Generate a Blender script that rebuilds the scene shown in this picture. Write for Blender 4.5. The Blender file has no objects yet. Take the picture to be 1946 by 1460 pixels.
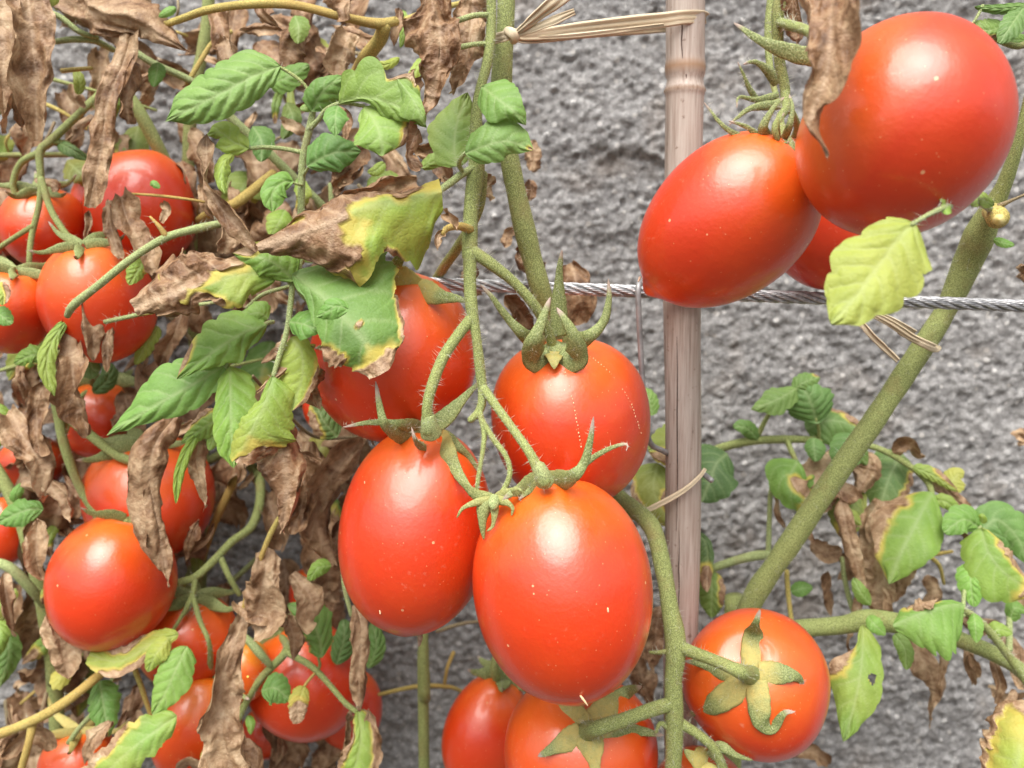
import bpy, math, random
import numpy as np
from mathutils import Vector, Matrix
from mathutils.bvhtree import BVHTree

# ------------------------------------------------------------------ camera
SC = bpy.context.scene
COL = SC.collection
CAM_Z, PITCH, HFOV = 0.90, math.radians(7.5), math.radians(62)
W_PX, H_PX = 1946.0, 1460.0
FPX = (W_PX / 2) / math.tan(HFOV / 2)
cam_d = bpy.data.cameras.new('camera')
cam = bpy.data.objects.new('camera', cam_d)
COL.objects.link(cam)
cam.location = (0, 0, CAM_Z)
cam.rotation_euler = (math.pi / 2 - PITCH, 0, 0)
cam_d.sensor_width = 36
cam_d.lens = 18 / math.tan(HFOV / 2)
cam_d.clip_start, cam_d.clip_end = 0.01, 200
cam_d.dof.use_dof = True
cam_d.dof.focus_distance = 0.252
cam_d.dof.aperture_fstop = 15
SC.camera = cam

# ------------------------------------------------------------------ world, sun, exposure
SUN_EL, SUN_AZ = math.radians(60), math.radians(-16)      # azimuth from straight behind the camera, to its left
w = bpy.data.worlds.new('World'); SC.world = w; w.use_nodes = True
nt = w.node_tree; nt.nodes.clear()
sky = nt.nodes.new('ShaderNodeTexSky'); sky.sky_type = 'NISHITA'; sky.sun_disc = False
sky.sun_elevation = SUN_EL; sky.sun_rotation = math.pi - SUN_AZ
sky.air_density = 1.0; sky.dust_density = 4.0; sky.ozone_density = 1.0
hs = nt.nodes.new('ShaderNodeHueSaturation'); hs.inputs['Saturation'].default_value = 0.25
bg = nt.nodes.new('ShaderNodeBackground'); bg.inputs['Strength'].default_value = 0.115
wo = nt.nodes.new('ShaderNodeOutputWorld')
nt.links.new(sky.outputs[0], hs.inputs['Color']); nt.links.new(hs.outputs[0], bg.inputs['Color'])
nt.links.new(bg.outputs[0], wo.inputs['Surface'])
sl = bpy.data.lights.new('sun', 'SUN'); sl.energy = 2.6; sl.angle = math.radians(56); sl.color = (1, .965, .91)
sun = bpy.data.objects.new('sun', sl); COL.objects.link(sun)
LDIR = Vector((math.sin(SUN_AZ) * math.cos(SUN_EL), -math.cos(SUN_AZ) * math.cos(SUN_EL), math.sin(SUN_EL)))
sun.rotation_euler = LDIR.to_track_quat('Z', 'Y').to_euler()
sun.location = (0, -1, 3)
vs = SC.view_settings
vs.view_transform = 'Standard'; vs.look = 'None'; vs.gamma = 1; vs.use_curve_mapping = False
vs.exposure = 0.95

# ------------------------------------------------------------------ helpers: pixels, noise, meshes
CP = np.array([0, 0, CAM_Z])
FW = np.array([0, math.cos(PITCH), -math.sin(PITCH)])
UP = np.array([0, math.sin(PITCH), math.cos(PITCH)])
RT = np.array([1.0, 0, 0])
WALL_Y = 0.435

def ray(px, py):
    return FW + RT * ((px - W_PX / 2) / FPX) + UP * (-(py - H_PX / 2) / FPX)
def P(px, py, D):                       # the point of that sight line on the plane D metres in front, parallel to the wall
    r = ray(px, py)
    return CP + r * (D / r[1])
def scale_at(p):                        # metres per photograph pixel at a point
    return float(np.dot(np.asarray(p) - CP, FW)) / FPX
def pts3(mid):
    return np.array([m if isinstance(m, np.ndarray) else P(*m) for m in mid])

def _h(ix, iy, iz):
    n = (ix.astype(np.int64) * 374761393 + iy.astype(np.int64) * 668265263 + iz.astype(np.int64) * 2147483647) & 0xffffffff
    n = ((n ^ (n >> 13)) * 1274126177) & 0xffffffff
    n = ((n ^ (n >> 15)) * 2246822519) & 0xffffffff
    return ((n ^ (n >> 16)) & 0xffffff) / float(0x7fffff) - 1.0
def noise(x, y, z):                     # smooth value noise, about -1..1
    x, y, z = np.broadcast_arrays(np.asarray(x, float), np.asarray(y, float), np.asarray(z, float))
    fx, fy, fz = np.floor(x), np.floor(y), np.floor(z)
    ux, uy, uz = x - fx, y - fy, z - fz
    ux, uy, uz = [q * q * q * (q * (q * 6 - 15) + 10) for q in (ux, uy, uz)]
    def c(a, b, d): return _h(fx + a, fy + b, fz + d)
    def L(a, b, t): return a + (b - a) * t
    return L(L(L(c(0,0,0), c(1,0,0), ux), L(c(0,1,0), c(1,1,0), ux), uy),
             L(L(c(0,0,1), c(1,0,1), ux), L(c(0,1,1), c(1,1,1), ux), uy), uz)
def sstep(a, b, x):
    t = np.clip((x - a) / (b - a), 0, 1); return t * t * (3 - 2 * t)
def catmull(p, n):
    p = np.asarray(p, float)
    if len(p) == 2: return p[0] + (p[1] - p[0]) * np.linspace(0, 1, n)[:, None]
    q = np.vstack([2 * p[0] - p[1], p, 2 * p[-1] - p[-2]])
    seg = np.linalg.norm(np.diff(p[:, :3], axis=0), axis=1); cum = np.concatenate([[0], np.cumsum(seg)]); cum /= cum[-1]
    out = []
    for u in np.linspace(0, 1, n):
        i = min(np.searchsorted(cum, u, side='right') - 1, len(p) - 2)
        t = (u - cum[i]) / max(1e-9, cum[i + 1] - cum[i])
        a, b, c, d = q[i], q[i + 1], q[i + 2], q[i + 3]
        out.append(.5 * (2 * b + (c - a) * t + (2 * a - 5 * b + 4 * c - d) * t * t + (3 * b - a - 3 * c + d) * t ** 3))
    return np.array(out)
def unit(v): return v / np.maximum(1e-12, np.linalg.norm(v, axis=-1, keepdims=True))

def mesh(name, v, f, mat, parent=None, attrs=None, smooth=True, colattr=None):
    v = np.asarray(v, dtype=np.float32); f = np.asarray(f, dtype=np.int32)
    me = bpy.data.meshes.new(name)
    k = f.shape[1]
    me.vertices.add(len(v)); me.vertices.foreach_set('co', v.ravel())
    me.loops.add(f.size); me.loops.foreach_set('vertex_index', f.ravel())
    me.polygons.add(len(f))
    me.polygons.foreach_set('loop_start', np.arange(0, f.size, k, dtype=np.int32))
    me.polygons.foreach_set('use_smooth', np.full(len(f), smooth))
    if colattr is not None:
        a = me.attributes.new('lc', 'FLOAT_COLOR', 'POINT'); a.data.foreach_set('color', np.asarray(colattr, np.float32).ravel())
    for an, av in (attrs or {}).items():
        a = me.attributes.new(an, 'FLOAT', 'POINT'); a.data.foreach_set('value', np.asarray(av, np.float32).ravel())
    me.update(calc_edges=True); me.validate()
    me.materials.append(mat)
    o = bpy.data.objects.new(name, me); COL.objects.link(o)
    if parent: attach(o, parent)
    return o
def attach(o, parent):
    o.parent = parent
    o.matrix_parent_inverse = Matrix.Translation(-parent.location)
def thing(name, label, cat, loc=(0, 0, 0), group=None):
    o = bpy.data.objects.new(name, None); COL.objects.link(o); o.location = loc
    o.empty_display_size = .02
    o['label'] = label; o['category'] = cat
    if group: o['group'] = group
    return o
def grid_faces(nu, nv, wrap=False):
    i, j = np.meshgrid(np.arange(nu - 1), np.arange(nv if wrap else nv - 1), indexing='ij')
    a = i * nv + j; b = i * nv + (j + 1) % nv
    return np.stack([a, b, b + nv, a + nv], -1).reshape(-1, 4)

# ------------------------------------------------------------------ materials
def new_mat(name):
    m = bpy.data.materials.new(name); m.use_nodes = True
    t = m.node_tree; t.nodes.clear()
    out = t.nodes.new('ShaderNodeOutputMaterial'); b = t.nodes.new('ShaderNodeBsdfPrincipled')
    t.links.new(b.outputs[0], out.inputs[0])
    return m, t, b, out
def N(t, typ, **kw):
    n = t.nodes.new(typ)
    for k, v in kw.items():
        if k in n.inputs: n.inputs[k].default_value = v
        else: setattr(n, k, v)
    return n
def objco(t): return N(t, 'ShaderNodeTexCoord').outputs['Object']
def noise_n(t, sc, det=4, rough=.55, vec=None, dist=0):
    n = N(t, 'ShaderNodeTexNoise', Scale=sc, Detail=det, Roughness=rough, Distortion=dist)
    t.links.new(vec if vec is not None else objco(t), n.inputs['Vector']); return n.outputs['Fac']
def ramp(t, fac, stops):
    r = N(t, 'ShaderNodeValToRGB')
    el = r.color_ramp.elements
    while len(el) < len(stops): el.new(.5)
    for e, (p, c) in zip(el, stops): e.position = p; e.color = (*c, 1)
    t.links.new(fac, r.inputs[0]); return r.outputs[0]
def mixc(t, fac, a, b, mode='MIX'):
    n = N(t, 'ShaderNodeMix', data_type='RGBA', blend_type=mode)
    for s, v in ((n.inputs[0], fac), (n.inputs[6], a), (n.inputs[7], b)):
        if hasattr(v, 'is_linked'): t.links.new(v, s)
        elif isinstance(v, tuple): s.default_value = (*v, 1)
        else: s.default_value = v
    return n.outputs[2]
def math_n(t, op, a, b=0.0, clamp=False):
    n = N(t, 'ShaderNodeMath', operation=op, use_clamp=clamp)
    for s, v in ((n.inputs[0], a), (n.inputs[1], b)):
        if hasattr(v, 'is_linked'): t.links.new(v, s)
        else: s.default_value = v
    return n.outputs[0]
def bump(t, b, h, dist, strength=1.0):
    n = N(t, 'ShaderNodeBump', Distance=dist, Strength=strength)
    t.links.new(h, n.inputs['Height']); t.links.new(n.outputs[0], b.inputs['Normal'])
    return n.outputs[0]
def attr(t, name): return N(t, 'ShaderNodeAttribute', attribute_name=name)

def mat_tomato():
    m, t, b, o = new_mat('tomato_skin')
    tz = attr(t, 'tz').outputs['Fac']
    info = N(t, 'ShaderNodeObjectInfo')
    base = mixc(t, noise_n(t, 30, 3), (.58, .030, .0032), (.68, .046, .004))
    base = mixc(t, ramp(t, noise_n(t, 22, 4), [(.45, (0, 0, 0)), (.72, (.42, .42, .42))]), base, (.76, .095, .006))
    sh = math_n(t, 'ADD', tz, math_n(t, 'MULTIPLY', math_n(t, 'SUBTRACT', noise_n(t, 45, 3), .5), .35))
    shoulder = N(t, 'ShaderNodeMapRange'); shoulder.inputs[1].default_value = .62; shoulder.inputs[2].default_value = 1.02
    shoulder.inputs[4].default_value = .62
    t.links.new(sh, shoulder.inputs[0])
    base = mixc(t, shoulder.outputs[0], base, (.86, .20, .016))
    v = N(t, 'ShaderNodeTexVoronoi', Scale=480.0); t.links.new(objco(t), v.inputs['Vector'])
    dot = math_n(t, 'LESS_THAN', v.outputs['Distance'], .085)
    sc = N(t, 'ShaderNodeSeparateColor'); t.links.new(v.outputs['Color'], sc.inputs[0])
    sel = math_n(t, 'GREATER_THAN', sc.outputs[0], .30)
    base = mixc(t, math_n(t, 'MULTIPLY', math_n(t, 'MULTIPLY', dot, sel), .5), base, (.85, .42, .2))
    v2 = N(t, 'ShaderNodeTexVoronoi', Scale=130.0); t.links.new(objco(t), v2.inputs['Vector'])
    s2 = N(t, 'ShaderNodeSeparateColor'); t.links.new(v2.outputs['Color'], s2.inputs[0])
    fr = math_n(t, 'MULTIPLY', math_n(t, 'LESS_THAN', v2.outputs['Distance'], .06), math_n(t, 'GREATER_THAN', s2.outputs[0], .62))
    base = mixc(t, math_n(t, 'MULTIPLY', fr, .7), base, (.86, .50, .26))
    dust = ramp(t, noise_n(t, 380, 5, .7), [(.60, (0, 0, 0)), (.74, (.35, .35, .35))])
    base = mixc(t, math_n(t, 'MULTIPLY', dust, ramp(t, noise_n(t, 40, 3), [(.48, (0, 0, 0)), (.66, (1, 1, 1))])), base, (.80, .42, .28))
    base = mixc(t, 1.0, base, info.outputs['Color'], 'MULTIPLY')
    t.links.new(base, b.inputs['Base Color'])
    rg = math_n(t, 'ADD', math_n(t, 'MULTIPLY', noise_n(t, 60, 4), .14), math_n(t, 'ADD', math_n(t, 'MULTIPLY', info.outputs['Random'], .10), .27))
    t.links.new(rg, b.inputs['Roughness'])
    b.inputs['IOR'].default_value = 1.48
    b.inputs['Specular IOR Level'].default_value = .75
    b.inputs['Coat Weight'].default_value = .45; b.inputs['Coat Roughness'].default_value = .13
    b.inputs['Subsurface Weight'].default_value = .12
    b.inputs['Subsurface Radius'].default_value = (1, .16, .06); b.inputs['Subsurface Scale'].default_value = .004
    bump(t, b, math_n(t, 'ADD', noise_n(t, 900, 2), math_n(t, 'MULTIPLY', noise_n(t, 70, 3), 5.0)), .00008)
    return m
def mat_stem(name, dark, light, yellow=None):
    m, t, b, o = new_mat(name)
    fine = noise_n(t, 3000, 2, .7)
    big = noise_n(t, 55, 4)
    c = mixc(t, big, dark, light)
    c = mixc(t, ramp(t, fine, [(.50, (0, 0, 0)), (.62, (.75, .75, .75))]), c, tuple(min(1, q * 1.6 + .04) for q in light))
    c = mixc(t, ramp(t, fine, [(.36, (.7, .7, .7)), (.46, (0, 0, 0))]), c, tuple(q * .5 for q in dark))
    c = mixc(t, ramp(t, noise_n(t, 75, 4, .6), [(.54, (0, 0, 0)), (.72, (.55, .55, .55))]), c, (light[0] * .95, light[1] * .62, light[2] * .7))
    if yellow: c = mixc(t, ramp(t, noise_n(t, 28, 3), [(.45, (0, 0, 0)), (.65, (.75, .75, .75))]), c, yellow)
    t.links.new(c, b.inputs['Base Color']); b.inputs['Roughness'].default_value = .62
    b.inputs['Subsurface Weight'].default_value = .0
    bump(t, b, fine, .0005)
    return m
def mat_leaf():
    m, t, b, o = new_mat('leaf_blade')
    lc = N(t, 'ShaderNodeVertexColor', layer_name='lc')
    sep = N(t, 'ShaderNodeSeparateColor'); t.links.new(lc.outputs[0], sep.inputs[0])
    brown, yel, vein = sep.outputs[0], sep.outputs[1], sep.outputs[2]
    info = N(t, 'ShaderNodeObjectInfo')
    g = mixc(t, ramp(t, noise_n(t, 110, 4), [(.3, (0, 0, 0)), (.7, (1, 1, 1))]), (.165, .270, .052), (.255, .375, .088))
    g = mixc(t, 1.0, g, info.outputs['Color'], 'MULTIPLY')
    g = mixc(t, math_n(t, 'MULTIPLY', vein, .42), g, (.40, .50, .24))
    g = mixc(t, math_n(t, 'MULTIPLY', ramp(t, noise_n(t, 1500, 2), [(.5, (0, 0, 0)), (.75, (1, 1, 1))]), .22), g, (.30, .42, .20))
    g = mixc(t, yel, g, mixc(t, noise_n(t, 160, 3), (.52, .42, .05), (.58, .52, .15)))
    bn = noise_n(t, 190, 5, .62, dist=.6)
    bc = ramp(t, bn, [(.25, (.060, .027, .012)), (.43, (.16, .080, .038)), (.58, (.28, .160, .082)), (.78, (.45, .31, .185))])
    tan = ramp(t, bn, [(.25, (.18, .10, .048)), (.45, (.37, .24, .135)), (.62, (.52, .385, .24)), (.8, (.70, .58, .42))])
    bt = math_n(t, 'ADD', math_n(t, 'ADD', info.outputs['Alpha'], .20), math_n(t, 'MULTIPLY', math_n(t, 'SUBTRACT', noise_n(t, 90, 3), .5), 3.2), True)
    bc = mixc(t, bt, tan, bc)
    bc = mixc(t, math_n(t, 'MULTIPLY', vein, .6), bc, (.52, .38, .25))
    c = mixc(t, brown, g, bc)
    t.links.new(c, b.inputs['Base Color'])
    b.inputs['Roughness'].default_value = .52; b.inputs['Specular IOR Level'].default_value = .35
    ve = N(t, 'ShaderNodeTexVoronoi', feature='DISTANCE_TO_EDGE', Scale=620.0); t.links.new(objco(t), ve.inputs['Vector'])
    hv = math_n(t, 'MINIMUM', math_n(t, 'MULTIPLY', ve.outputs['Distance'], .40), .10)
    hb = math_n(t, 'ADD', math_n(t, 'ADD', hv, math_n(t, 'MULTIPLY', noise_n(t, 700, 4, .6), .4)), math_n(t, 'MULTIPLY', math_n(t, 'MULTIPLY', noise_n(t, 260, 4, .65), brown), 2.2))
    nn = bump(t, b, hb, .0005)
    tr = N(t, 'ShaderNodeBsdfTranslucent'); t.links.new(c, tr.inputs['Color']); t.links.new(nn, tr.inputs['Normal'])
    mx = N(t, 'ShaderNodeMixShader'); t.links.new(math_n(t, 'SUBTRACT', .30, math_n(t, 'MULTIPLY', brown, .20)), mx.inputs[0])
    t.links.new(b.outputs[0], mx.inputs[1]); t.links.new(tr.outputs[0], mx.inputs[2]); t.links.new(mx.outputs[0], o.inputs[0])
    return m
def mat_sepal():
    m, t, b, o = new_mat('sepal_skin')
    lc = N(t, 'ShaderNodeVertexColor', layer_name='lc')
    sep = N(t, 'ShaderNodeSeparateColor'); t.links.new(lc.outputs[0], sep.inputs[0])
    fine = noise_n(t, 2300, 2, .7)
    g = mixc(t, ramp(t, fine, [(.4, (0, 0, 0)), (.65, (1, 1, 1))]), (.14, .175, .05), (.36, .40, .16))
    g = mixc(t, math_n(t, 'MULTIPLY', sep.outputs[1], ramp(t, noise_n(t, 420, 4, .7), [(.3, (.45, .45, .45)), (.6, (1, 1, 1))])), g, mixc(t, noise_n(t, 300, 3), (.48, .34, .08), (.50, .46, .16)))
    g = mixc(t, sep.outputs[0], g, (.42, .32, .26))
    t.links.new(g, b.inputs['Base Color']); b.inputs['Roughness'].default_value = .6
    bump(t, b, fine, .0003)
    return m
def mat_wall():
    m, t, b, o = new_mat('rough_render')
    n1 = noise_n(t, 16, 5); n2 = noise_n(t, 300, 4, .65)
    c = ramp(t, n1, [(.3, (.14, .136, .134)), (.5, (.215, .208, .203)), (.72, (.31, .30, .292))])
    c = mixc(t, .55, c, ramp(t, n2, [(.3, (.105, .10, .098)), (.5, (.25, .243, .237)), (.70, (.53, .52, .505))]))
    hgt = attr(t, 'hgt').outputs['Fac']
    v = N(t, 'ShaderNodeTexVoronoi', Scale=230.0); t.links.new(objco(t), v.inputs['Vector'])
    s2 = N(t, 'ShaderNodeSeparateColor'); t.links.new(v.outputs['Color'], s2.inputs[0])
    peb = math_n(t, 'MULTIPLY', math_n(t, 'LESS_THAN', v.outputs['Distance'], .32), math_n(t, 'GREATER_THAN', s2.outputs[0], .80))
    pc = mixc(t, s2.outputs[1], (.40, .37, .33), (.78, .76, .73))
    c = mixc(t, math_n(t, 'MULTIPLY', peb, .5), c, pc)
    c = mixc(t, ramp(t, noise_n(t, 24, 4), [(.58, (0, 0, 0)), (.75, (.35, .35, .35))]), c, (.23, .17, .12))
    t.links.new(c, b.inputs['Base Color']); b.inputs['Roughness'].default_value = .9
    h = math_n(t, 'ADD', noise_n(t, 420, 5, .65), math_n(t, 'MULTIPLY', peb, .8))
    bump(t, b, h, .0012)
    return m
def mat_cane():
    m, t, b, o = new_mat('weathered_bamboo')
    mp = N(t, 'ShaderNodeMapping'); mp.inputs['Scale'].default_value = (1, 1, .045); t.links.new(objco(t), mp.inputs[0])
    n1 = noise_n(t, 900, 5, .6, mp.outputs[0]); n2 = noise_n(t, 26, 4); n3 = noise_n(t, 420, 3, .5)
    c = ramp(t, n1, [(.32, (.25, .19, .155)), (.48, (.39, .32, .275)), (.68, (.50, .435, .38))])
    c = mixc(t, ramp(t, n2, [(.42, (0, 0, 0)), (.66, (.55, .55, .55))]), c, (.36, .27, .215))
    c = mixc(t, ramp(t, n3, [(.66, (0, 0, 0)), (.74, (.7, .7, .7))]), c, (.16, .095, .065))
    ring = attr(t, 'ring').outputs['Fac']
    c = mixc(t, ring, c, (.31, .185, .105))
    t.links.new(c, b.inputs['Base Color']); b.inputs['Roughness'].default_value = .55
    bump(t, b, n1, .0003)
    return m
def mat_simple(name, c1, c2, sc, rough=.6, bumpd=.0002, metal=0.0, det=4):
    m, t, b, o = new_mat(name)
    n = noise_n(t, sc, det)
    t.links.new(mixc(t, ramp(t, n, [(.35, (0, 0, 0)), (.65, (1, 1, 1))]), c1, c2), b.inputs['Base Color'])
    b.inputs['Roughness'].default_value = rough; b.inputs['Metallic'].default_value = metal
    bump(t, b, n, bumpd); return m
def mat_fibre():
    m, t, b, o = new_mat('raffia')
    u = attr(t, 'fib').outputs['Fac']
    n = N(t, 'ShaderNodeTexNoise', noise_dimensions='1D', Scale=14.0, Detail=4.0); t.links.new(u, n.inputs['W'])
    c = ramp(t, n.outputs['Fac'], [(.3, (.44, .32, .19)), (.5, (.66, .54, .36)), (.7, (.80, .71, .53))])
    t.links.new(c, b.inputs['Base Color']); b.inputs['Roughness'].default_value = .5
    bump(t, b, n.outputs['Fac'], .00015)
    return m
M = dict(
    tomato=mat_tomato(), leaf=mat_leaf(), sepal=mat_sepal(), wall=mat_wall(), cane=mat_cane(), raffia=mat_fibre(),
    stem=mat_stem('green_stem', (.190, .228, .060), (.315, .36, .118)),
    pale=mat_stem('pale_green_stem', (.25, .31, .11), (.37, .43, .18)),
    yellow=mat_stem('yellowing_stem', (.36, .29, .06), (.52, .42, .12), (.45, .27, .07)),
    woody=mat_stem('brownish_stem', (.19, .135, .07), (.28, .225, .12)),
    hair=mat_simple('stem_hair', (.42, .45, .30), (.62, .62, .50), 300, .5, 0),
    steel=mat_simple('galvanised_steel', (.36, .36, .365), (.62, .62, .63), 500, .38, .0001, .9),
    wire=mat_simple('grey_wire', (.23, .225, .225), (.36, .35, .35), 300, .5, .0001, .4),
    cut=mat_simple('cut_end', (.60, .50, .14), (.72, .62, .28), 500, .6, .0003),
    scar=mat_simple('corky_scar', (.72, .42, .20), (.85, .62, .38), 800, .7, .0001),
    dry=mat_simple('dry_tip', (.30, .19, .12), (.52, .38, .28), 700, .7, .0004),
    soil=mat_simple('soil', (.045, .032, .022), (.10, .075, .05), 40, .95, .01),
)

# ------------------------------------------------------------------ ground and wall
g = mesh('ground', [(-60, -60, 0), (60, -60, 0), (60, 60, 0), (-60, 60, 0)], [(0, 1, 2, 3)], M['soil'], smooth=False)
g['kind'] = 'structure'
def build_wall():
    def axis(lo, a, b, hi, step):
        mid = np.arange(a, b, step)
        def grow(s, e, n):
            t = np.linspace(0, 1, n + 1)[1:]; return s + (e - s) * t ** 2.2
        return np.concatenate([grow(a, lo, 26)[::-1], mid, grow(mid[-1], hi, 26)])
    xs = axis(-2.2, -.345, .345, 2.2, .00108); zs = axis(-.05, .53, 1.10, 2.3, .00108)
    X, Z = np.meshgrid(xs, zs, indexing='ij')
    h = np.zeros_like(X)
    wx = X + .0012 * noise(X * 150, Z * 150, 3.1); wz = Z + .0012 * noise(X * 150, Z * 150, 7.7)
    for wl, am, ridge in ((.07, .0026, 0), (.026, .0011, 1), (.0115, .0008, 0), (.0062, .0005, 1), (.0034, .0006, 0), (.0022, .0006, 0)):
        n = noise(wx / wl, wz / wl, wl * 1000)
        h += am * ((.45 - abs(n)) * 1.5 if ridge else n)
    for cell, am in ((.0090, .0005), (.0048, .0007), (.0027, .0008)):          # pebbles of the render coat
        gx, gz = wx / cell, wz / cell; best = np.full_like(X, 9.0); hid = np.zeros_like(X)
        for a in (-1, 0, 1):
            for b in (-1, 0, 1):
                ix, iz = np.floor(gx) + a, np.floor(gz) + b
                px_ = ix + .5 + .42 * _h(ix, iz, ix * 0 + 5); pz_ = iz + .5 + .42 * _h(ix, iz, ix * 0 + 9)
                d = np.hypot(gx - px_, gz - pz_); m_ = d < best
                best = np.where(m_, d, best); hid = np.where(m_, _h(ix, iz, ix * 0 + 13), hid)
        h += (hid > .86) * am * 1.6 * np.sqrt(np.clip(1 - (best / .5) ** 2, 0, 1)) - (hid < -.80) * am * 1.5 * np.sqrt(np.clip(1 - (best / .6) ** 2, 0, 1))
        h += am * (.4 + .6 * hid) * np.sqrt(np.clip(1 - (best / .62) ** 2, 0, 1)) - am * .3
    # a horizontal trowel lip with a dark crevice below it
    for cx, cz, rx, dep in ((.075, .955, .06, .006), (.12, .915, .10, .004)):
        line = cz + .006 * noise(X * 50, 0, 9) + .003 * noise(X * 180, 0, 4)
        d = Z - line
        h += dep * np.exp(-((X - cx) / rx) ** 2) * (sstep(-.0035, .0035, d) - .5) * np.exp(-(d / .02) ** 2)
    h *= .82
    Y = WALL_Y - h
    nu, nv = len(xs), len(zs)
    wl = thing('rendered_wall', 'rough grey pebbly rendered wall behind the tomato plants', 'wall', (0, WALL_Y, 0))
    mesh('render_coat', np.stack([X, Y, Z], -1).reshape(-1, 3), grid_faces(nu, nv), M['wall'], wl, {'hgt': h.ravel()})
    bx = np.array([(x, y, z) for x in (-2.2, 2.2) for y in (WALL_Y + .012, WALL_Y + .22) for z in (-.05, 2.3)])
    mesh('core', bx, [(0, 1, 3, 2), (4, 6, 7, 5), (0, 4, 5, 1), (2, 3, 7, 6), (0, 2, 6, 4), (1, 5, 7, 3)], M['wall'], wl, {'hgt': np.zeros(8)}, smooth=False)
build_wall()

# ------------------------------------------------------------------ tubes, hair, leaves
rng = np.random.default_rng(5)
THIN = {}
def frames(C):
    T = unit(np.gradient(C, axis=0))
    n = np.cross(T[0], [0.3, 1, .2]); n /= np.linalg.norm(n)
    A = []
    for t in T:
        n = n - t * np.dot(n, t); n /= np.linalg.norm(n); A.append(n.copy())
    A = np.array(A); return T, A, np.cross(T, A)
def tube(name, mid, r, mat, parent, hair=0, seg=14, flat=1.0, wob=.05, n=None, metres=False, attrs=False, hl=1.0):
    c = pts3(mid)
    rr = np.atleast_1d(np.asarray(r, float))
    if not metres:
        s = np.array([scale_at(q) for q in c]); 
        rr = np.interp(np.linspace(0, 1, len(c)), np.linspace(0, 1, len(rr)), rr) * s
    else: rr = np.interp(np.linspace(0, 1, len(c)), np.linspace(0, 1, len(rr)), rr)
    if not metres: rr = rr * THIN.get(parent.name, 1.0)
    L = np.linalg.norm(np.diff(c, axis=0), axis=1).sum()
    n = n or int(np.clip(L / .0016, 8, 160))
    q = catmull(np.hstack([c, rr[:, None]]), n)
    C, R = q[:, :3], np.maximum(q[:, 3], 1e-5)
    sd = rng.uniform(0, 99)
    R = R * (1 + wob * noise(np.arange(n) * L / n * 130, sd, 0))
    T, A, B = frames(C)
    th = np.linspace(0, 2 * np.pi, seg, endpoint=False)
    ring = (A[:, None] * np.cos(th)[None, :, None] + B[:, None] * flat * np.sin(th)[None, :, None])
    rad = R[:, None] * (1 + wob * .8 * noise(np.cos(th)[None] * 1.3 + sd, np.sin(th)[None] * 1.3, (np.arange(n) * L / n * 160)[:, None]))
    V = C[:, None] + ring * rad[..., None]
    e0 = C[:1, None] - T[:1, None] * R[0] * .5 + ring[:1] * R[0] * .55
    e1 = C[-1:, None] + T[-1:, None] * R[-1] * .5 + ring[-1:] * R[-1] * .55
    f0 = np.repeat(C[:1, None] - T[:1, None] * R[0] * .65, seg, 1); f1 = np.repeat(C[-1:, None] + T[-1:, None] * R[-1] * .65, seg, 1)
    V = np.concatenate([f0, e0, V, e1, f1], 0)
    o = mesh(name, V.reshape(-1, 3), grid_faces(n + 4, seg, True), mat, parent,
             {'fib': np.tile(th / 6.28 * 6, n + 4)} if attrs else None)
    if hair: hairs(o, C, T, A, B, R, L, hair, hl)
    return o
def hairs(parent, C, T, A, B, R, L, dens, hl=1.0):
    n = int(L * 100 * dens)
    if n < 3: return
    u = rng.uniform(0, len(C) - 1.001, n); i = u.astype(int); fr = (u - i)[:, None]
    c = C[i] * (1 - fr) + C[i + 1] * fr; r = R[i]
    th = rng.uniform(0, 2 * np.pi, n)
    d = A[i] * np.cos(th)[:, None] + B[i] * np.sin(th)[:, None]
    long = rng.random(n) < .2
    ln = np.where(long, rng.uniform(.0014, .0034, n), rng.uniform(.0003, .0007, n)) * hl
    wd = np.where(long, .00007, .00005)
    b0 = c + d * (r * .96)[:, None]
    dd = unit(d + rng.normal(0, .28, (n, 3)))
    s1 = unit(np.cross(dd, T[i])); s2 = np.cross(dd, s1)
    m1 = b0 + dd * (ln * .6)[:, None]; tip = b0 + unit(dd + rng.normal(0, .18, (n, 3)) + [0, 0, -.08]) * ln[:, None]
    vs_, fs = [], []
    for k in range(3):
        a = 2 * np.pi * k / 3
        vs_.append(b0 + (s1 * math.cos(a) + s2 * math.sin(a)) * wd[:, None])
    V = np.stack(vs_ + [tip], 1).reshape(-1, 3)
    base = np.arange(n)[:, None] * 4
    F = np.concatenate([base + [0, 1, 3], base + [1, 2, 3], base + [2, 0, 3]], 0)
    h = mesh('stem_hair', V, F, M['hair'], parent); h['kind'] = 'stuff'

def prof(w, u, shape='ovate'):
    if np.isscalar(w):
        if shape == 'ovate': f = np.clip(u, 0, 1) ** .42 * np.clip(1 - u, 0, 1) ** .60; return w * f / .516
        if shape == 'lance': return w * np.clip(1 - u, 0, 1) ** .62 * (.95 + .35 * np.sin(np.pi * np.minimum(1, u * 1.6)))
        if shape == 'strip': return w * np.minimum(1, (u / .12) ** .6) * np.minimum(1, ((1 - u) / .25) ** .7)
    w = np.array(w, float)
    c0 = c1 = 1.0
    if w[0] < 9: w[0] = .80 * w[1]; c0 = np.minimum(1, np.clip(u, 0, 1) / .11) ** .5
    if w[-1] < 9: w[-1] = .42 * w[-2]; c1 = np.minimum(1, np.clip(1 - u, 0, 1) / .13) ** .6
    return c0 * c1 * catmull(np.stack([np.linspace(0, 1, len(w)) * 1e4, w, 0 * w], 1), len(u))[:, 1].clip(0)
def arr(a, u):
    a = np.atleast_1d(np.asarray(a, float)); return np.interp(u, np.linspace(0, 1, len(a)), a)
LEAF_N = [0]
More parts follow.
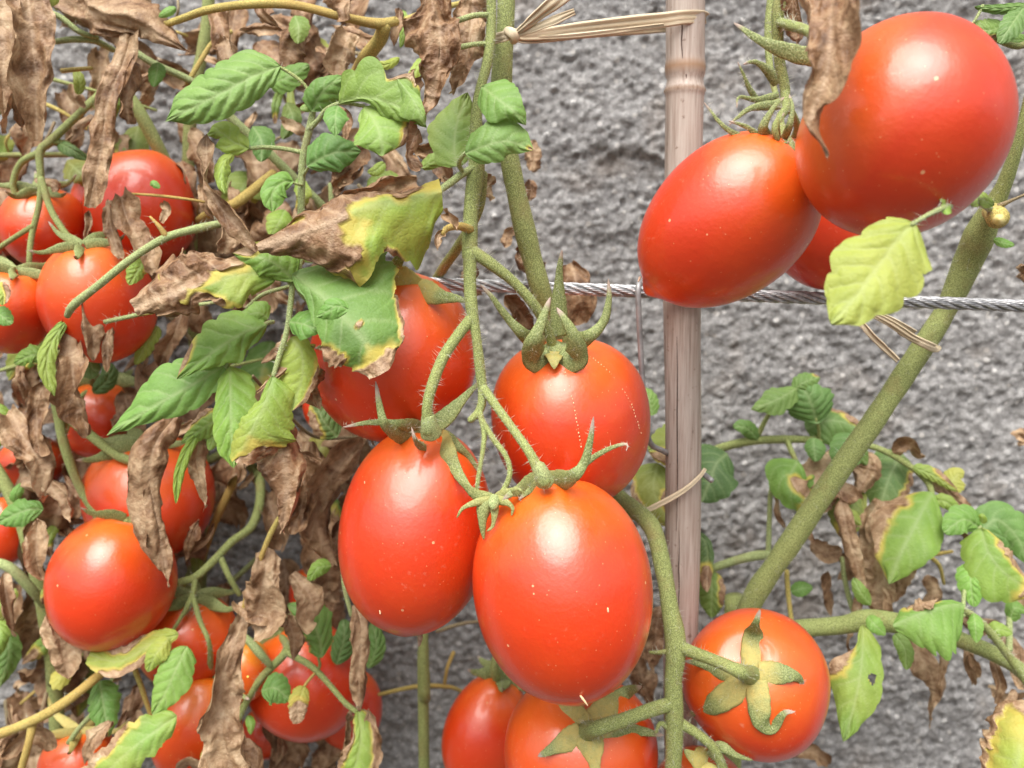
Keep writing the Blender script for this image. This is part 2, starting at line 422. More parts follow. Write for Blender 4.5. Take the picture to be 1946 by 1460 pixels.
def leaf(parent, mid, wl, wr=None, cup=(.5, .5), tilt=(.1, .1), twist=0, crum=0.0, serr=.10, nteeth=5, nv_=6, brown=(), ylw=0.0,
         dead=False, name='leaf', mat=None, shape='ovate', quilt=.0006, frill=.0, nu=54, nh=13, tint=(1, 1, 1), tone=.5, vw=.06, tipdry=False, basey=0.0, label=None, holes=(), lean=.42):
    LEAF_N[0] += 1; sd = LEAF_N[0] * 7.31
    wr = wl if wr is None else wr
    c = catmull(pts3(mid), nu); u = np.linspace(0, 1, nu)
    s = np.array([scale_at(q) for q in c])
    L = np.linalg.norm(np.diff(c, axis=0), axis=1).sum()
    T = unit(np.gradient(c, axis=0)); F = unit(c - CP)
    S = unit(np.cross(T, F)); Nn = np.cross(T, S)
    # keep S steady when the rib points at the camera
    tw = arr(twist, u) + (.5 * noise(u * 3, sd, 1) if dead else .12 * noise(u * 2, sd, 1))
    S, Nn = S * np.cos(tw)[:, None] + Nn * np.sin(tw)[:, None], Nn * np.cos(tw)[:, None] - S * np.sin(tw)[:, None]
    cols, attrc = [], []
    for sg, wd, cp, tl in ((1, wl, cup[0], tilt[0]), (-1, wr, cup[1], tilt[1])):
        t = np.linspace(0, 1, nh); t = t if sg > 0 else t[1:]
        a = arr(cp, u); a = np.where(abs(a) < .05, .05, a); b = arr(tl, u)
        if dead: a = a * (1 + .35 * noise(u * 4, sd, sg * 5))
        else: a = a + .18 * noise(u * 3.2, sd, sg * 5)
        wpx = prof(wd, u, shape) * (.80 if dead else 1.07 if shape == 'ovate' else 1.0)
        if dead: ser = serr * (1 + noise(u * 14, sd, sg * 3)) * .5 + serr * .6 * (1 + noise(u * 35, sd, sg * 4)) * .5
        else:
            ph = u * nteeth + .35 * noise(u * 3, sd, sg) + (.4 if sg < 0 else 0)
            serr_ = serr * (1.45 if shape == 'ovate' else 1.0)
            ser = serr_ * (1 - abs(np.sin(np.pi * ph)) ** .55) + serr * .22 * noise(u * 17, sd, sg)
        if crum > 0 and brown and not dead: ser = ser + .10 * noise(u * 15, sd, sg * 21) + .07 * noise(u * 36, sd, sg * 23)
        wpx = wpx * (1 + .45 * serr - ser)
        if dead: wpx = wpx * (1 + .22 * noise(u * 5, sd, sg * 11))
        tq = np.linspace(0.05, 1, 24)[None]; aq, bq = a[:, None], b[:, None]
        ext = (np.sin(aq * tq) / aq * np.cos(bq) - (1 - np.cos(aq * tq)) / aq * np.sin(bq)).max(1)
        arc = wpx * s / np.maximum(.22, ext)
        A_, t_ = a[:, None], t[None]
        ss = arc[:, None] * np.sin(A_ * t_) / A_; nn = -arc[:, None] * (1 - np.cos(A_ * t_)) / A_
        cb, sb = np.cos(b)[:, None], np.sin(b)[:, None]
        ss, nn = ss * cb + nn * sb, nn * cb - ss * sb
        uu = np.repeat(u[:, None], len(t), 1); tt = np.repeat(t_, nu, 0)
        wm = (arc[:, None] * tt)
        # lateral veins
        ph = (uu - .26 * tt ** 1.15 + (.5 / nv_ if sg < 0 else 0) * .6 + .012 * noise(uu * 9, tt * 5, sd)) * nv_
        dv = abs(ph - np.round(ph)) * 2
        vein = np.exp(-(dv / .13) ** 2) * (1 - .55 * tt) * (ph > -.2)
        vein = np.maximum(vein, np.exp(-(tt * (wpx / max(1, wpx.max()))[:, None] / vw) ** 2))
        quil = np.sqrt(np.clip(dv, 0, 1)) * np.clip(tt * 4, 0, 1) * (1 - .35 * tt)
        if dead: quil = quil * .4
        x, y = uu * L, sg * wm
        bl = np.full_like(uu, -9.0)
        for (u0, v0, ru, rv) in brown:
            bl = np.maximum(bl, 1 - np.sqrt(((uu - u0) / ru) ** 2 + ((sg * tt - v0) / rv) ** 2))
        nz = .30 * noise(x / .006, y / .006, sd) + .14 * noise(x / .0022, y / .0022, sd)
        bl = bl + nz
        br = sstep(0, .10, bl) if not dead else np.ones_like(uu)
        yl = np.clip(sstep(-.42, -.02, bl) + ylw + ylw * .9 * noise(x / .012, y / .012, sd + 5) + (ylw > 0) * .25 * ylw * (tt - .3), 0, 1)
        if basey: yl = np.maximum(yl, sstep(basey, basey * .35, uu + .08 * noise(x / .003, y / .003, sd)))
        if tipdry: br = sstep(.86, .95, uu)
        # relief
        cr = crum * (br if not dead else 1.0) * np.clip(.25 + tt * 1.1, 0, 1)
        dn = quilt * min(1.0, (L / .016) ** 1.3) * quil * (1 - .5 * br)
        if not dead and shape == 'ovate': dn = dn + min(.0022, L * .045) * noise(x / .013, y / .011, sd + 12) * np.clip(tt * 1.6, 0, 1) + min(.0010, L * .02) * noise(x / .006, y / .006, sd + 13) * tt
        r1 = noise(x / .011, y / .009, sd + 1); r2 = noise(x / .005, y / .0045, sd + 2); r3 = noise(x / .0022, y / .002, sd + 3)
        r0 = noise(x / .034 + .5 * r1, y / .0068 + .5 * r1, sd + 6)
        dn = dn + cr * (.9 * r1 + (3.4 if dead else 1.9) * (.45 - abs(r0)) + .9 * (.45 - abs(r2)) * 1.6 + .40 * (.45 - abs(r3)) * 1.6)
        dn = dn + (frill + (crum * 1.1 if dead else crum * .6 * br)) * tt ** 2 * noise(x / .0055, sg * 3 + tt, sd + 4)
        ds = cr * .55 * noise(x / .006, y / .006, sd + 8); dt = cr * .8 * noise(x / .008, y / .007, sd + 9)
        pos = c[:, None] + S[:, None] * (sg * (ss + ds))[..., None] + Nn[:, None] * (nn + dn)[..., None] + T[:, None] * dt[..., None]
        col = np.stack([br, yl, vein * (1 if not dead else .6), tt], -1)
        if sg > 0: pos, col = pos[:, ::-1], col[:, ::-1]
        cols.append(pos); attrc.append(col)
    V = np.concatenate(cols, 1); CA = np.concatenate(attrc, 1); nv = V.shape[1]
    V[..., 1] += np.clip(lean * (V[..., 2] - c[0, 2]), -.014, .010)
    Fc = grid_faces(nu, nv)
    if holes:
        uv = np.stack(np.meshgrid(u, np.concatenate([np.linspace(1, 0, nh), -np.linspace(0, 1, nh)[1:]]), indexing='ij'), -1).reshape(-1, 2)
        ctr = uv[Fc].mean(1); keep = np.ones(len(Fc), bool)
        for (u0, v0, ru, rv) in holes: keep &= ((ctr[:, 0] - u0) / ru) ** 2 + ((ctr[:, 1] - v0) / rv) ** 2 > 1
        Fc = Fc[keep]
    o = mesh(name, V.reshape(-1, 3), Fc, mat or M['leaf'], parent, colattr=CA.reshape(-1, 4))
    o.color = (tint[0], tint[1], 1 + (tint[2] - 1) * .5, tone)
    if label: o['label'] = label
    return o
def wither(parent, mid, wpx, roll=(1.9, 1.9), crum=.0016, tone=None, twist=0, seed=None, nu=76, nh=18, serr=.16, label=None, shape='strip'):
    k = LEAF_N[0] % 4
    roll = [(-1.5, 1.3), (1.4, -1.6), (1.7, 1.9), (-1.1, -1.2)][k] if roll[0] > .95 else roll
    roll = tuple([q * .7, q * 1.0, q * 1.25] for q in roll)
    return leaf(parent, mid, wpx, wpx, roll, (.0, .0), twist, crum, serr, dead=True, name='withered_leaf', shape=shape, lean=.15,
                nu=nu, nh=nh, quilt=.0009, frill=.0022, tone=float(rng.uniform(.25, .95)) if tone is None else tone, label=label)

# ------------------------------------------------------------------ tomatoes
TOM = {}
def tomato(key, label, cx, cy, D, b, a, ang=0, tilt=0, egg=0.0, nip=0.0, lobes=0.0, tint=(1, 1, 1), dimple=.10, seg=72, rows=56, group=None, rot=0.0):
    c = P(cx, cy, D); s = scale_at(c)
    v_dir = unit(c - CP); up = unit(UP - v_dir * np.dot(UP, v_dir)); rt = np.cross(v_dir, up)
    an, tl = math.radians(ang), math.radians(tilt)
    ax = (up * math.cos(an) + rt * math.sin(an)) * math.cos(tl) - v_dir * math.sin(tl)
    e1 = unit(np.cross(ax, v_dir if abs(np.dot(ax, v_dir)) < .95 else rt)); e2 = np.cross(ax, e1)
    th = np.linspace(0, np.pi, rows); ph = np.linspace(0, 2 * np.pi, seg, endpoint=False) + rot
    z = np.cos(th); r = np.sin(th) ** .96
    r = r * (1 + egg * z)
    zz = z.copy()
    zz = zz - dimple * np.exp(-(th / .26) ** 2) + .0
    zz = zz - nip * np.exp(-((np.pi - th) / .16) ** 2)
    sd = len(TOM) * 3.7
    lob = 1 + lobes * np.cos(ph * 4 + sd)[None] * (.35 + .65 * np.clip(z, 0, 1) ** 1)[:, None] + lobes * .8 * np.cos(ph * 3 + sd * 2)[None]
    n3 = .022 * noise(np.sin(th)[:, None] * np.cos(ph)[None] * 1.4 + sd, np.sin(th)[:, None] * np.sin(ph)[None] * 1.4, z[:, None] * 1.4)
    R = (b * s * r)[:, None] * (lob + n3)
    V = c + ax * (a * s * zz)[:, None, None] + (e1 * np.cos(ph)[None, :, None] + e2 * np.sin(ph)[None, :, None]) * R[..., None]
    V = V.reshape(-1, 3); F = grid_faces(rows, seg, True)
    root = thing('tomato', label, 'tomato', tuple(V[np.argmin(V[:, 2])]), group)
    o = mesh('fruit_body', V, F, M['tomato'], root, {'tz': np.repeat((z + 1) / 2, seg)})
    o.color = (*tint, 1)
    bvh = BVHTree.FromPolygons([Vector(p) for p in V], [tuple(int(k) for k in f) for f in F])
    T_ = dict(root=root, c=c, ax=ax, s=s, a=a, b=b, bvh=bvh, top=c + ax * a * s * (1 - dimple), e1=e1, e2=e2)
    TOM[key] = T_; return T_
def on(key, px, py, lift=.0006):              # the point of the fruit's skin seen at that pixel, lifted off it
    t = TOM[key]; r = unit(ray(px, py))
    h = t['bvh'].ray_cast(Vector(CP), Vector(r))
    if h[0] is None:
        d = np.dot(t['c'] - CP, r); return CP + r * d
    return np.array(h[0]) - r * lift
def sepal(key, mid, wpx=16, cup=(.5, .5), basey=.0, tilt=(0, 0), twist=0, tip=True, ylw=0.0):
    o = leaf(TOM[key]['root'], mid, wpx, wpx, cup, tilt, twist, crum=.0, serr=.08, nteeth=7, shape='lance', quilt=.0001, nu=36, nh=6,
             name='sepal', mat=M['sepal'], tipdry=tip, basey=basey, vw=.2, ylw=ylw, lean=0)
    md = o.modifiers.new('thickness', 'SOLIDIFY'); md.thickness = .0003; md.offset = 0
    if key[0] == 'T':
        C = catmull(pts3(mid), 24); T, A_, B_ = frames(C)
        hairs(o, C, T, A_, B_, np.full(24, .0007), np.linalg.norm(np.diff(C, axis=0), axis=1).sum(), 55, .55)
    return o
def calyx(key, n=5, ln=.026, wpx=13, lift=.5, phase=0.0, basey=.35, skip=()):     # a star of sepals round the stalk end
    t = TOM[key]; top, ax, e1, e2 = t['top'], t['ax'], t['e1'], t['e2']
    for k in range(n):
        if k in skip: continue
        a = phase + 2 * math.pi * k / n + rng.uniform(-.2, .2)
        d = e1 * math.cos(a) + e2 * math.sin(a); l = ln * rng.uniform(.8, 1.15); li = lift * rng.uniform(.4, 1.5)
        mid = [top + ax * .0012 + d * .001, top + ax * .0024 + d * l * .38, top + ax * (.001 + l * .12 * li) + d * l * .75, top + ax * (l * .40 * li) + d * l * 1.0]
        sepal(key, mid, wpx, basey=basey)
def stalk(key, mid, r, plant, mat='stem', hair=50, hl=1.0):
    return tube('fruit_stalk', mid, r, M[mat], plant, hair, hl=hl)

# ------------------------------------------------------------------ cane, cable, hook, raffia
def build_cane():
    root = thing('bamboo_cane', 'upright weathered greyish bamboo cane with a knotted joint near its raffia tie', 'cane', (P(1298, 700, .307)[0], .307, 0))
    x0 = P(1300, 10, .307); x1 = P(1295, 1190, .307)
    nz, seg = 420, 28
    z = np.concatenate([np.linspace(0, .6, 20)[:-1], np.linspace(.6, 1.12, nz), np.linspace(1.12, 1.5, 12)[1:]])
    f = (z - x1[2]) / (x0[2] - x1[2])
    cx = x1[0] + (x0[0] - x1[0]) * f + .0004 * np.sin(z * 40)
    r = .00645 + .00025 * noise(z * 30, 1, 1) + .0002 * np.clip(f, -1, 2)
    ring = np.zeros_like(z)
    nodes = [P(1300, 150, .307)[2], P(1297, 150, .307)[2] - .33, P(1300, 150, .307)[2] + .3]
    for q in nodes:
        r += .00032 * np.exp(-((z - q - .0035) / .0022) ** 2) - .0005 * np.exp(-((z - q + .0006) / .0012) ** 2) + .0007 * np.exp(-((z - q + .0042) / .0008) ** 2)
        ring = np.maximum(ring, .95 * np.exp(-((z - q - .0035) / .0018) ** 2)); ring = np.maximum(ring, .55 * np.exp(-((z - q + .0042) / .0008) ** 2))
    th = np.linspace(0, 2 * np.pi, seg, endpoint=False)
    R = r[:, None] * (1 + .015 * np.cos(3 * th)[None] + .012 * noise(np.cos(th)[None] * 5, np.sin(th)[None] * 5, (z * 60)[:, None]))
    V = np.stack([cx[:, None] + R * np.cos(th), .307 + R * np.sin(th), np.repeat(z[:, None], seg, 1)], -1)
    mesh('culm', V.reshape(-1, 3), grid_faces(len(z), seg, True), M['cane'], root, {'ring': np.repeat(ring, seg)})
    # lengthwise drying cracks
    for (px, ya, yb) in ((1287, 640, 1010), (1312, 10, 120), (1296, 20, 118), (1322, 8, 108), (1304, 118, 160), (1290, 1010, 1180)):
        pts = [P(px + random.uniform(-1.5, 1.5), ya + (yb - ya) * k / 5, .3005 + abs(px - 1297) / 33 * .0016) for k in range(6)]
        tube('crack', pts, [.00005, .00022, .0002, .00005], M['crack'], root, metres=True, seg=6)
M['crack'] = mat_simple('dark_crack', (.05, .03, .022), (.10, .06, .045), 300, .9)
random.seed(3)
build_cane()

def build_cable():
    p0, p1 = P(640, 532, .300), P(1946, 582, .296)
    d = p1 - p0; p1 = p0 + d * 1.25
    L = np.linalg.norm(p1 - p0); ax = (p1 - p0) / L
    e1 = unit(np.cross(ax, [0, 0, 1.])); e2 = np.cross(ax, e1)
    root = thing('steel_cable', 'twisted galvanised steel wire rope stretched in front of the grey wall', 'cable', tuple(p0))
    R = .00225; rs = R * .335; n = int(L / .0011)
    t = np.linspace(0, L, n)
    for k in range(6):
        ph = 2 * np.pi * k / 6 + t / .030 * 2 * np.pi
        cs, sn = np.cos(ph)[:, None], np.sin(ph)[:, None]
        ctr = p0 + ax * t[:, None] + (e1 * cs + e2 * sn) * (R - rs)
        ro = e1 * cs + e2 * sn; tg = -e1 * sn + e2 * cs
        Vs, Fs, off = [], [], 0
        for j in range(6):
            q = 2 * np.pi * j / 6 - t / .0085 * 2 * np.pi
            wc = ctr + (ro * np.cos(q)[:, None] + tg * np.sin(q)[:, None]) * rs * .66
            th = np.arange(4) * np.pi / 2
            V = wc[:, None] + (ro[:, None] * np.cos(th)[None, :, None] + tg[:, None] * np.sin(th)[None, :, None]) * rs * .40
            Vs.append(V.reshape(-1, 3)); Fs.append(grid_faces(n, 4, True) + off); off += n * 4
        mesh('strand', np.vstack(Vs), np.vstack(Fs), M['steel'], root)
    tube('end_ferrule', [p0 - ax * .004, p0 + ax * .010], [.0031, .0031], M['steel'], root, metres=True, wob=0)
build_cable()
hook = thing('wire_hook', 'thin bent grey wire hung on the steel cable and hooked round the cane', 'wire hook', tuple(P(1230, 830, .30)))
tube('wire', [(1222, 545, .3035), (1214, 540, .2965), (1213, 570, .295), (1216, 640, .296), (1222, 740, .297), (1229, 815, .298), (1238, 845, .300), (1262, 858, .3035), (1285, 872, .315), (1320, 890, .316), (1338, 902, .309), (1352, 913, .303)],
     5.6, M['wire'], hook, wob=0, seg=10, n=120)

def ribbon(name, mid, wpx, root, fold=.0003, tw=0.0, n=60, seg=9, base=0.0):
    c = catmull(pts3(mid), n); sc_ = np.array([scale_at(q) for q in c]); w_ = arr(wpx, np.linspace(0, 1, n)) * sc_
    T = unit(np.gradient(c, axis=0)); F = unit(c - CP); S = unit(np.cross(T, F)); Nn = np.cross(T, S)
    tt = arr(tw, np.linspace(0, 1, n)); S, Nn = S * np.cos(tt)[:, None] + Nn * np.sin(tt)[:, None], Nn * np.cos(tt)[:, None] - S * np.sin(tt)[:, None]
    v = np.linspace(-1, 1, seg); sd = rng.uniform(0, 50)
    h = fold * (noise(v[None] * 3.5 + sd, np.linspace(0, 2, n)[:, None], sd) * 2 + np.cos(v * 8)[None] * .5)
    V = c[:, None] + S[:, None] * (v[None] * w_[:, None])[..., None] + Nn[:, None] * h[..., None]
    o = mesh(name, V.reshape(-1, 3), grid_faces(n, seg), M['raffia'], root, {'fib': np.tile(v * 1.7 + base + sd, n)})
    md = o.modifiers.new('thickness', 'SOLIDIFY'); md.thickness = .00035; md.offset = 0
    return o
tie = thing('raffia_tie', 'straw coloured raffia tie knotted on the centre stem and looped round the cane', 'raffia tie', tuple(P(970, 68, .275)))
ribbon('band', [(972, 66, .2735), (1010, 68, .276), (1100, 55, .286), (1200, 44, .294), (1262, 38, .2985), (1300, 33, .2985), (1334, 33, .3035), (1341, 36, .312)], [6, 10, 11, 12, 13, 13, 12, 10], tie)
ribbon('band', [(972, 72, .2735), (1010, 76, .277), (1100, 66, .290), (1200, 58, .302), (1262, 53, .3145), (1300, 50, .3165), (1341, 36, .312)], [6, 7, 7, 7, 8, 8, 8], tie)
ribbon('band', [(975, 74, .274), (1060, 71, .2805), (1150, 62, .288), (1262, 48, .2975)], [4, 4, 4, 3], tie)
ribbon('wrap', [(930, 70, .288), (938, 74, .279), (955, 70, .2735), (975, 64, .2735), (990, 66, .2795)], [5, 7, 9, 9, 6], tie)
tube('knot', [(962, 58, .2735), (971, 62, .272), (979, 70, .272), (974, 79, .2735)], [8, 11, 11, 7], M['raffia'], tie, attrs=True, wob=.15)
ribbon('tail', [(978, 66, .272), (1000, 48, .270), (1040, 15, .268), (1085, -16, .267)], [4, 9, 13, 12], tie, tw=[0, .3, -.2])
ribbon('tail', [(978, 68, .272), (1005, 58, .271), (1050, 40, .269), (1092, 22, .268)], [4, 7, 9, 5], tie, tw=[.2, -.4, .2])
tie2 = thing('raffia_tie', 'straw raffia strip tied round the thick diagonal stem under the cable', 'raffia tie', tuple(P(1760, 650, .30)))
ribbon('wrap', [(1708, 628, .303), (1730, 640, .2965), (1758, 654, .2955), (1778, 662, .300), (1784, 658, .310)], [6, 7, 8, 7, 5], tie2)
ribbon('tail', [(1640, 588, .2945), (1690, 614, .2935), (1730, 640, .2945), (1750, 650, .2955)], [5, 6, 7, 6], tie2)
ribbon('tail', [(1616, 590, .293), (1650, 630, .291), (1682, 662, .290), (1707, 686, .290)], [6, 6, 6, 4], tie2, tw=[0, .4, .1])
ribbon('tail', [(1650, 586, .296), (1700, 610, .296), (1740, 632, .2985)], [3, 4, 4], tie2)
tie3 = thing('raffia_tie', 'short straw raffia end slanting across the lower half of the cane', 'raffia tie', tuple(P(1270, 940, .297)))
ribbon('band', [(1180, 998, .305), (1210, 980, .302), (1260, 955, .2985), (1300, 932, .2975), (1328, 908, .298), (1341, 891, .299)], [4, 4, 5, 5, 4, 3], tie3)

# ------------------------------------------------------------------ tomatoes
tomato('T1', 'largest bright red plum tomato at the front of the centre truss with a white sheen', 1070, 1117, .245, 169, 212, -8, 6, .02, .02, .012)
tomato('T2', 'egg shaped red tomato hanging left beside the big front tomato of the centre truss', 792, 1006, .271, 145, 198, 8, 10, -.02, .03, .010)
tomato('T3', 'red tomato with dotted corky seam lines below upright sepals on the centre truss', 1082, 804, .287, 152, 166, -6, 16, .03, .0, .035, dimple=.16)
tomato('T4', 'dark red tomato of the centre truss half covered by a large spotted green leaf', 748, 676, .292, 156, 166, 12, 14, -.02, .02, .006, dimple=.05)
tomato('T5', 'pointed egg shaped tomato lying in front of the bamboo cane beside the cable', 1378, 426, .252, 143, 186, 50, 6, .07, .09, .004, dimple=.06)
tomato('T6', 'very large round tomato with a broad glossy sheen beside the withered brown leaf', 1713, 246, .215, 204, 186, -62, 12, .02, .0, .018)
tomato('T7', 'shaded red tomato tucked behind the pointed one and the very large round one', 1548, 400, .297, 108, 156, -20, 0, .0, .02, .01)
tomato('T8', 'round tomato below the diagonal stem with star shaped yellow calyx facing outward', 1436, 1298, .285, 136, 142, -30, 70, .0, .0, .02, dimple=.12)
tomato('T9', 'red tomato with yellow starfish calyx under the big front tomato', 1102, 1432, .287, 147, 150, -5, 52, .0, .0, .02, dimple=.12)
tomato('T10', 'small red tomato at the bottom hanging low against the wall under green sepals', 922, 1392, .352, 79, 112, 20, 20, .0, .02, .015)
tomato('T11', 'tomato below the lower truss showing only its top and yellowish sepal', 1330, 1522, .290, 96, 96, 0, 35, .0, .0, .01)
tomato('L1', 'big red tomato high on the left beside the long rolled withered leaf', 272, 396, .368, 101, 110, -12, -10, .02, .02, .02)
tomato('L1b', 'narrow red tomato side showing left of the long rolled withered leaf', 178, 400, .385, 42, 74, 0, 0, .0, .02, .01)
tomato('L2', 'red tomato behind the thin fruit stalks on the upper left truss', 84, 434, .362, 80, 76, -8, 24, .0, .0, .05)
tomato('L3', 'bright tomato below the left truss crossed by a slanting yellow green branch', 186, 574, .330, 103, 118, -14, 22, -.02, .02, .015)
tomato('L4', 'orange red tomato at the left beside the slanting branch tomato', 22, 592, .332, 71, 82, 5, 20, .0, .02, .012)
tomato('L5', 'red tomato tucked behind the upper left truss stalks against the wall', 4, 436, .378, 44, 50, 0, 10)
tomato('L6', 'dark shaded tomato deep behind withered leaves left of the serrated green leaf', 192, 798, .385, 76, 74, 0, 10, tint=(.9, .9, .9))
tomato('L7', 'red tomato behind the hanging withered leaf in the lower left cluster', 286, 944, .362, 122, 116, -10, 28, .0, .0, .03)
tomato('L8', 'large glossy tomato with square window sheen in the lower left cluster', 211, 1106, .327, 114, 128, 14, 12, .0, .02, .025)
tomato('L9', 'tomato under a forked green truss stalk next to the glossy lower left one', 356, 1214, .352, 92, 90, 10, 32, .0, .0, .02)
tomato('L10', 'orange red tomato beside the big crumpled hanging leaf at the bottom', 374, 1378, .342, 82, 108, 16, 26, .0, .02, .015, tint=(1.05, 1.5, 1))
tomato('L11', 'wide red tomato behind the forked green petiole in the lower left', 582, 1292, .360, 106, 112, -30, 10, .0, .03, .015)
tomato('L12', 'dark tomato peeping out behind the narrow withered strip near the bottom', 664, 1346, .392, 63, 74, 0, 0)
tomato('L13', 'orange shouldered tomato squeezed behind the crumpled hanging leaf', 468, 1274, .340, 46, 58, 0, 20, tint=(1.1, 2.4, 1))
tomato('L14', 'tomato with withered calyx at the foot of the lower left cluster', 150, 1450, .340, 70, 66, 0, 30)
tomato('L15', 'red tomato edge behind the small oval leaf at the far left', 8, 1008, .380, 45, 66, 0, 10)
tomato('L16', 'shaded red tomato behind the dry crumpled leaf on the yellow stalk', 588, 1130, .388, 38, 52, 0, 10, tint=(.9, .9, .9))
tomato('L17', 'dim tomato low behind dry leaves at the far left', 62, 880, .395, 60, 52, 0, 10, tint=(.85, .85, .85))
tomato('L18', 'tomato sliver behind the dark green leaf left of the centre truss', 616, 768, .352, 40, 54, 0, 0)
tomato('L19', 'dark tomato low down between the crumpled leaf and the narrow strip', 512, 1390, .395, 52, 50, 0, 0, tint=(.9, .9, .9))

# corky seams and scars
def beads(key, path, r=.00022, step=.0011):
    q = [on(key, x, y, .00005) for x, y in path]; L = np.linalg.norm(np.diff(q, axis=0), axis=1).sum()
    c = catmull(np.array(q), max(4, int(L / step)))
    V, F = [], []
    for i, p in enumerate(c):
        rr = r * rng.uniform(.5, 1.3); p = p + rng.normal(0, .00008, 3); o_ = len(V)
        for d in ((1,0,0),(-1,0,0),(0,1,0),(0,-1,0),(0,0,1.8),(0,0,-1.8)): V.append(p + np.array(d) * rr)
        for f in ((0,2,4),(2,1,4),(1,3,4),(3,0,4),(2,0,5),(1,2,5),(3,1,5),(0,3,5)): F.append([k + o_ for k in f])
    o = mesh('corky_seam', V, F, M['scar'], TOM[key]['root']); o['kind'] = 'stuff'
beads('T3', [(1072, 702), (1088, 760), (1098, 810), (1104, 850)])
beads('T3', [(1122, 678), (1158, 708), (1195, 760), (1214, 810), (1224, 850)])
beads('T4', [(812, 640), (824, 700), (824, 760)], .00012)
for key, x, y, r in (('T1', 1155, 1159, .0005), ('T2', 722, 1163, .0005), ('T2', 693, 918, .0003), ('T1', 1105, 1325, .0004)):
    p = on(key, x, y, 0); tube('scar', [p + [0, -.0001, .0005], p + [.0001, -.0001, -.0006]], [r * .5, r, r * .5], M['scar'], TOM[key]['root'], metres=True, seg=6, wob=0, n=6)
p = P(797, 1206, .272)
tube('dry_style', [p + [0, 0, .002], p + [.0003, 0, -.001], p + [-.0002, 0, -.004]], [.0006, .0009, .0004], M['dry'], TOM['T2']['root'], metres=True, n=8)
p = P(1213, 535, .252)
tube('dry_style', [on('T5', 1216, 528, -.001), p], [.0004, .0002], M['dry'], TOM['T5']['root'], metres=True, n=6)
p = on('T1', 1103, 1322, 0)
tube('dry_style', [p, p + [.001, -.001, -.001], p + [.002, -.0012, -.0024]], [.0003, .0003, .0001], M['scar'], TOM['T1']['root'], metres=True, n=8)

# ------------------------------------------------------------------ centre plant
A = thing('tomato_plant', 'tomato plant with hairy green stem tied to the bamboo cane carrying the centre truss', 'tomato plant', (P(1080, 1400, .335)[0], .335, 0), 'tomato plants along the wall')
THIN[A.name] = .76
G = lambda px, D: np.array([P(px, 1400, D)[0], D, -.01])
tube('main_stem', [(964, -60, .285), (960, 60, .285), (953, 160, .286), (962, 262, .288), (982, 370, .290), (1008, 480, .292), (1032, 570, .2955), (1050, 650, .310), (1068, 780, .338), (1075, 1000, .345), (1080, 1400, .345), G(1080, .345)],
     [22, 22, 27, 23, 25, 26, 26, 26, 26, 26, 24, 24], M['stem'], A, 130, seg=18, n=260)
tube('side_stem', [(930, -50, .272), (934, 30, .271), (928, 110, .270), (908, 190, .270), (905, 260, .270), (905, 320, .269), (897, 380, .267), (893, 440, .266), (893, 490, .264)],
     [12, 12, 13, 12, 17, 21, 19, 19, 20], M['stem'], A, 130, seg=16)
tube('side_stem', [(918, 330, .272), (910, 400, .275), (870, 470, .285), (830, 530, .305), (800, 600, .34)], [12, 11, 13, 12, 10], M['stem'], A, 40)
tube('fruit_truss', [(893, 478, .264), (893, 540, .2625), (897, 590, .261), (905, 640, .260), (911, 690, .259), (917, 738, .2585)], [17, 16, 15, 12, 13, 13], M['stem'], A, 150, seg=16)
stalk('T3', [(898, 478, .264), (930, 500, .264), (975, 535, .266), (1015, 580, .268), (1040, 625, .272), (1052, 662, .276)], [16, 15, 13, 13, 12, 14], A, hair=130)
stalk('T2', [(900, 600, .261), (872, 635, .259), (842, 680, .2555), (822, 730, .2525), (812, 775, .251), (816, 822, .252)], [15, 14, 14, 14, 14, 18], A, 'stem', hair=140)
stalk('T1', [(917, 735, .2585), (945, 775, .252), (978, 820, .245), (1005, 858, .239), (1024, 895, .2365), (1036, 918, .236)], [12, 11, 11, 12, 15, 19], A, hair=140)
tube('truss_tip', [(916, 735, .2585), (916, 765, .257), (908, 785, .256), (893, 799, .2545)], [10, 11, 10, 8], M['stem'], A, 120)
tube('truss_tip', [(910, 780, .256), (920, 820, .252), (917, 860, .249), (908, 915, .247), (905, 960, .246)], [8, 7, 6, 6, 5], M['stem'], A, 120)
tube('truss_tip', [(917, 800, .2535), (938, 835, .249), (962, 868, .246), (969, 900, .244), (958, 930, .243), (942, 950, .242)], [7, 7, 7, 7, 7, 8], M['stem'], A, 120)
# dried flower at the end of the truss
fl = thing('dried_flower', 'withered pale green tomato flower between the two front tomatoes', 'flower', tuple(P(930, 1010, .240)))
def strip(root, mid, wpx, cup=(.5, .5), basey=0, tip=False, name='sepal', ylw=0, twist=0):
    o = leaf(root, mid, wpx, wpx, cup, (0, 0), twist, serr=.08, nteeth=7, shape='lance', quilt=.0001, nu=30, nh=5, name=name, mat=M['sepal'], tipdry=tip, basey=basey, vw=.2, ylw=ylw, lean=0)
    md = o.modifiers.new('thickness', 'SOLIDIFY'); md.thickness = .0003; md.offset = 0; return o
strip(fl, [(940, 945, .241), (922, 960, .2385), (917, 990, .238), (919, 1025, .2385)], 14, (1.0, 1.0), ylw=.25)
strip(fl, [(935, 948, .241), (905, 940, .2395), (880, 920, .2385), (862, 905, .238)], 10, (.8, .8), ylw=.1)
strip(fl, [(935, 950, .240), (905, 955, .238), (880, 966, .237), (868, 984, .237)], 7, (.8, .8), ylw=.2)
strip(fl, [(940, 948, .240), (962, 955, .2365), (974, 966, .236), (972, 980, .236)], 8, (.8, .8), ylw=.2)
strip(fl, [(938, 950, .240), (940, 975, .2375), (936, 1000, .237), (925, 1010, .237)], 7, (.8, .8), ylw=.2)
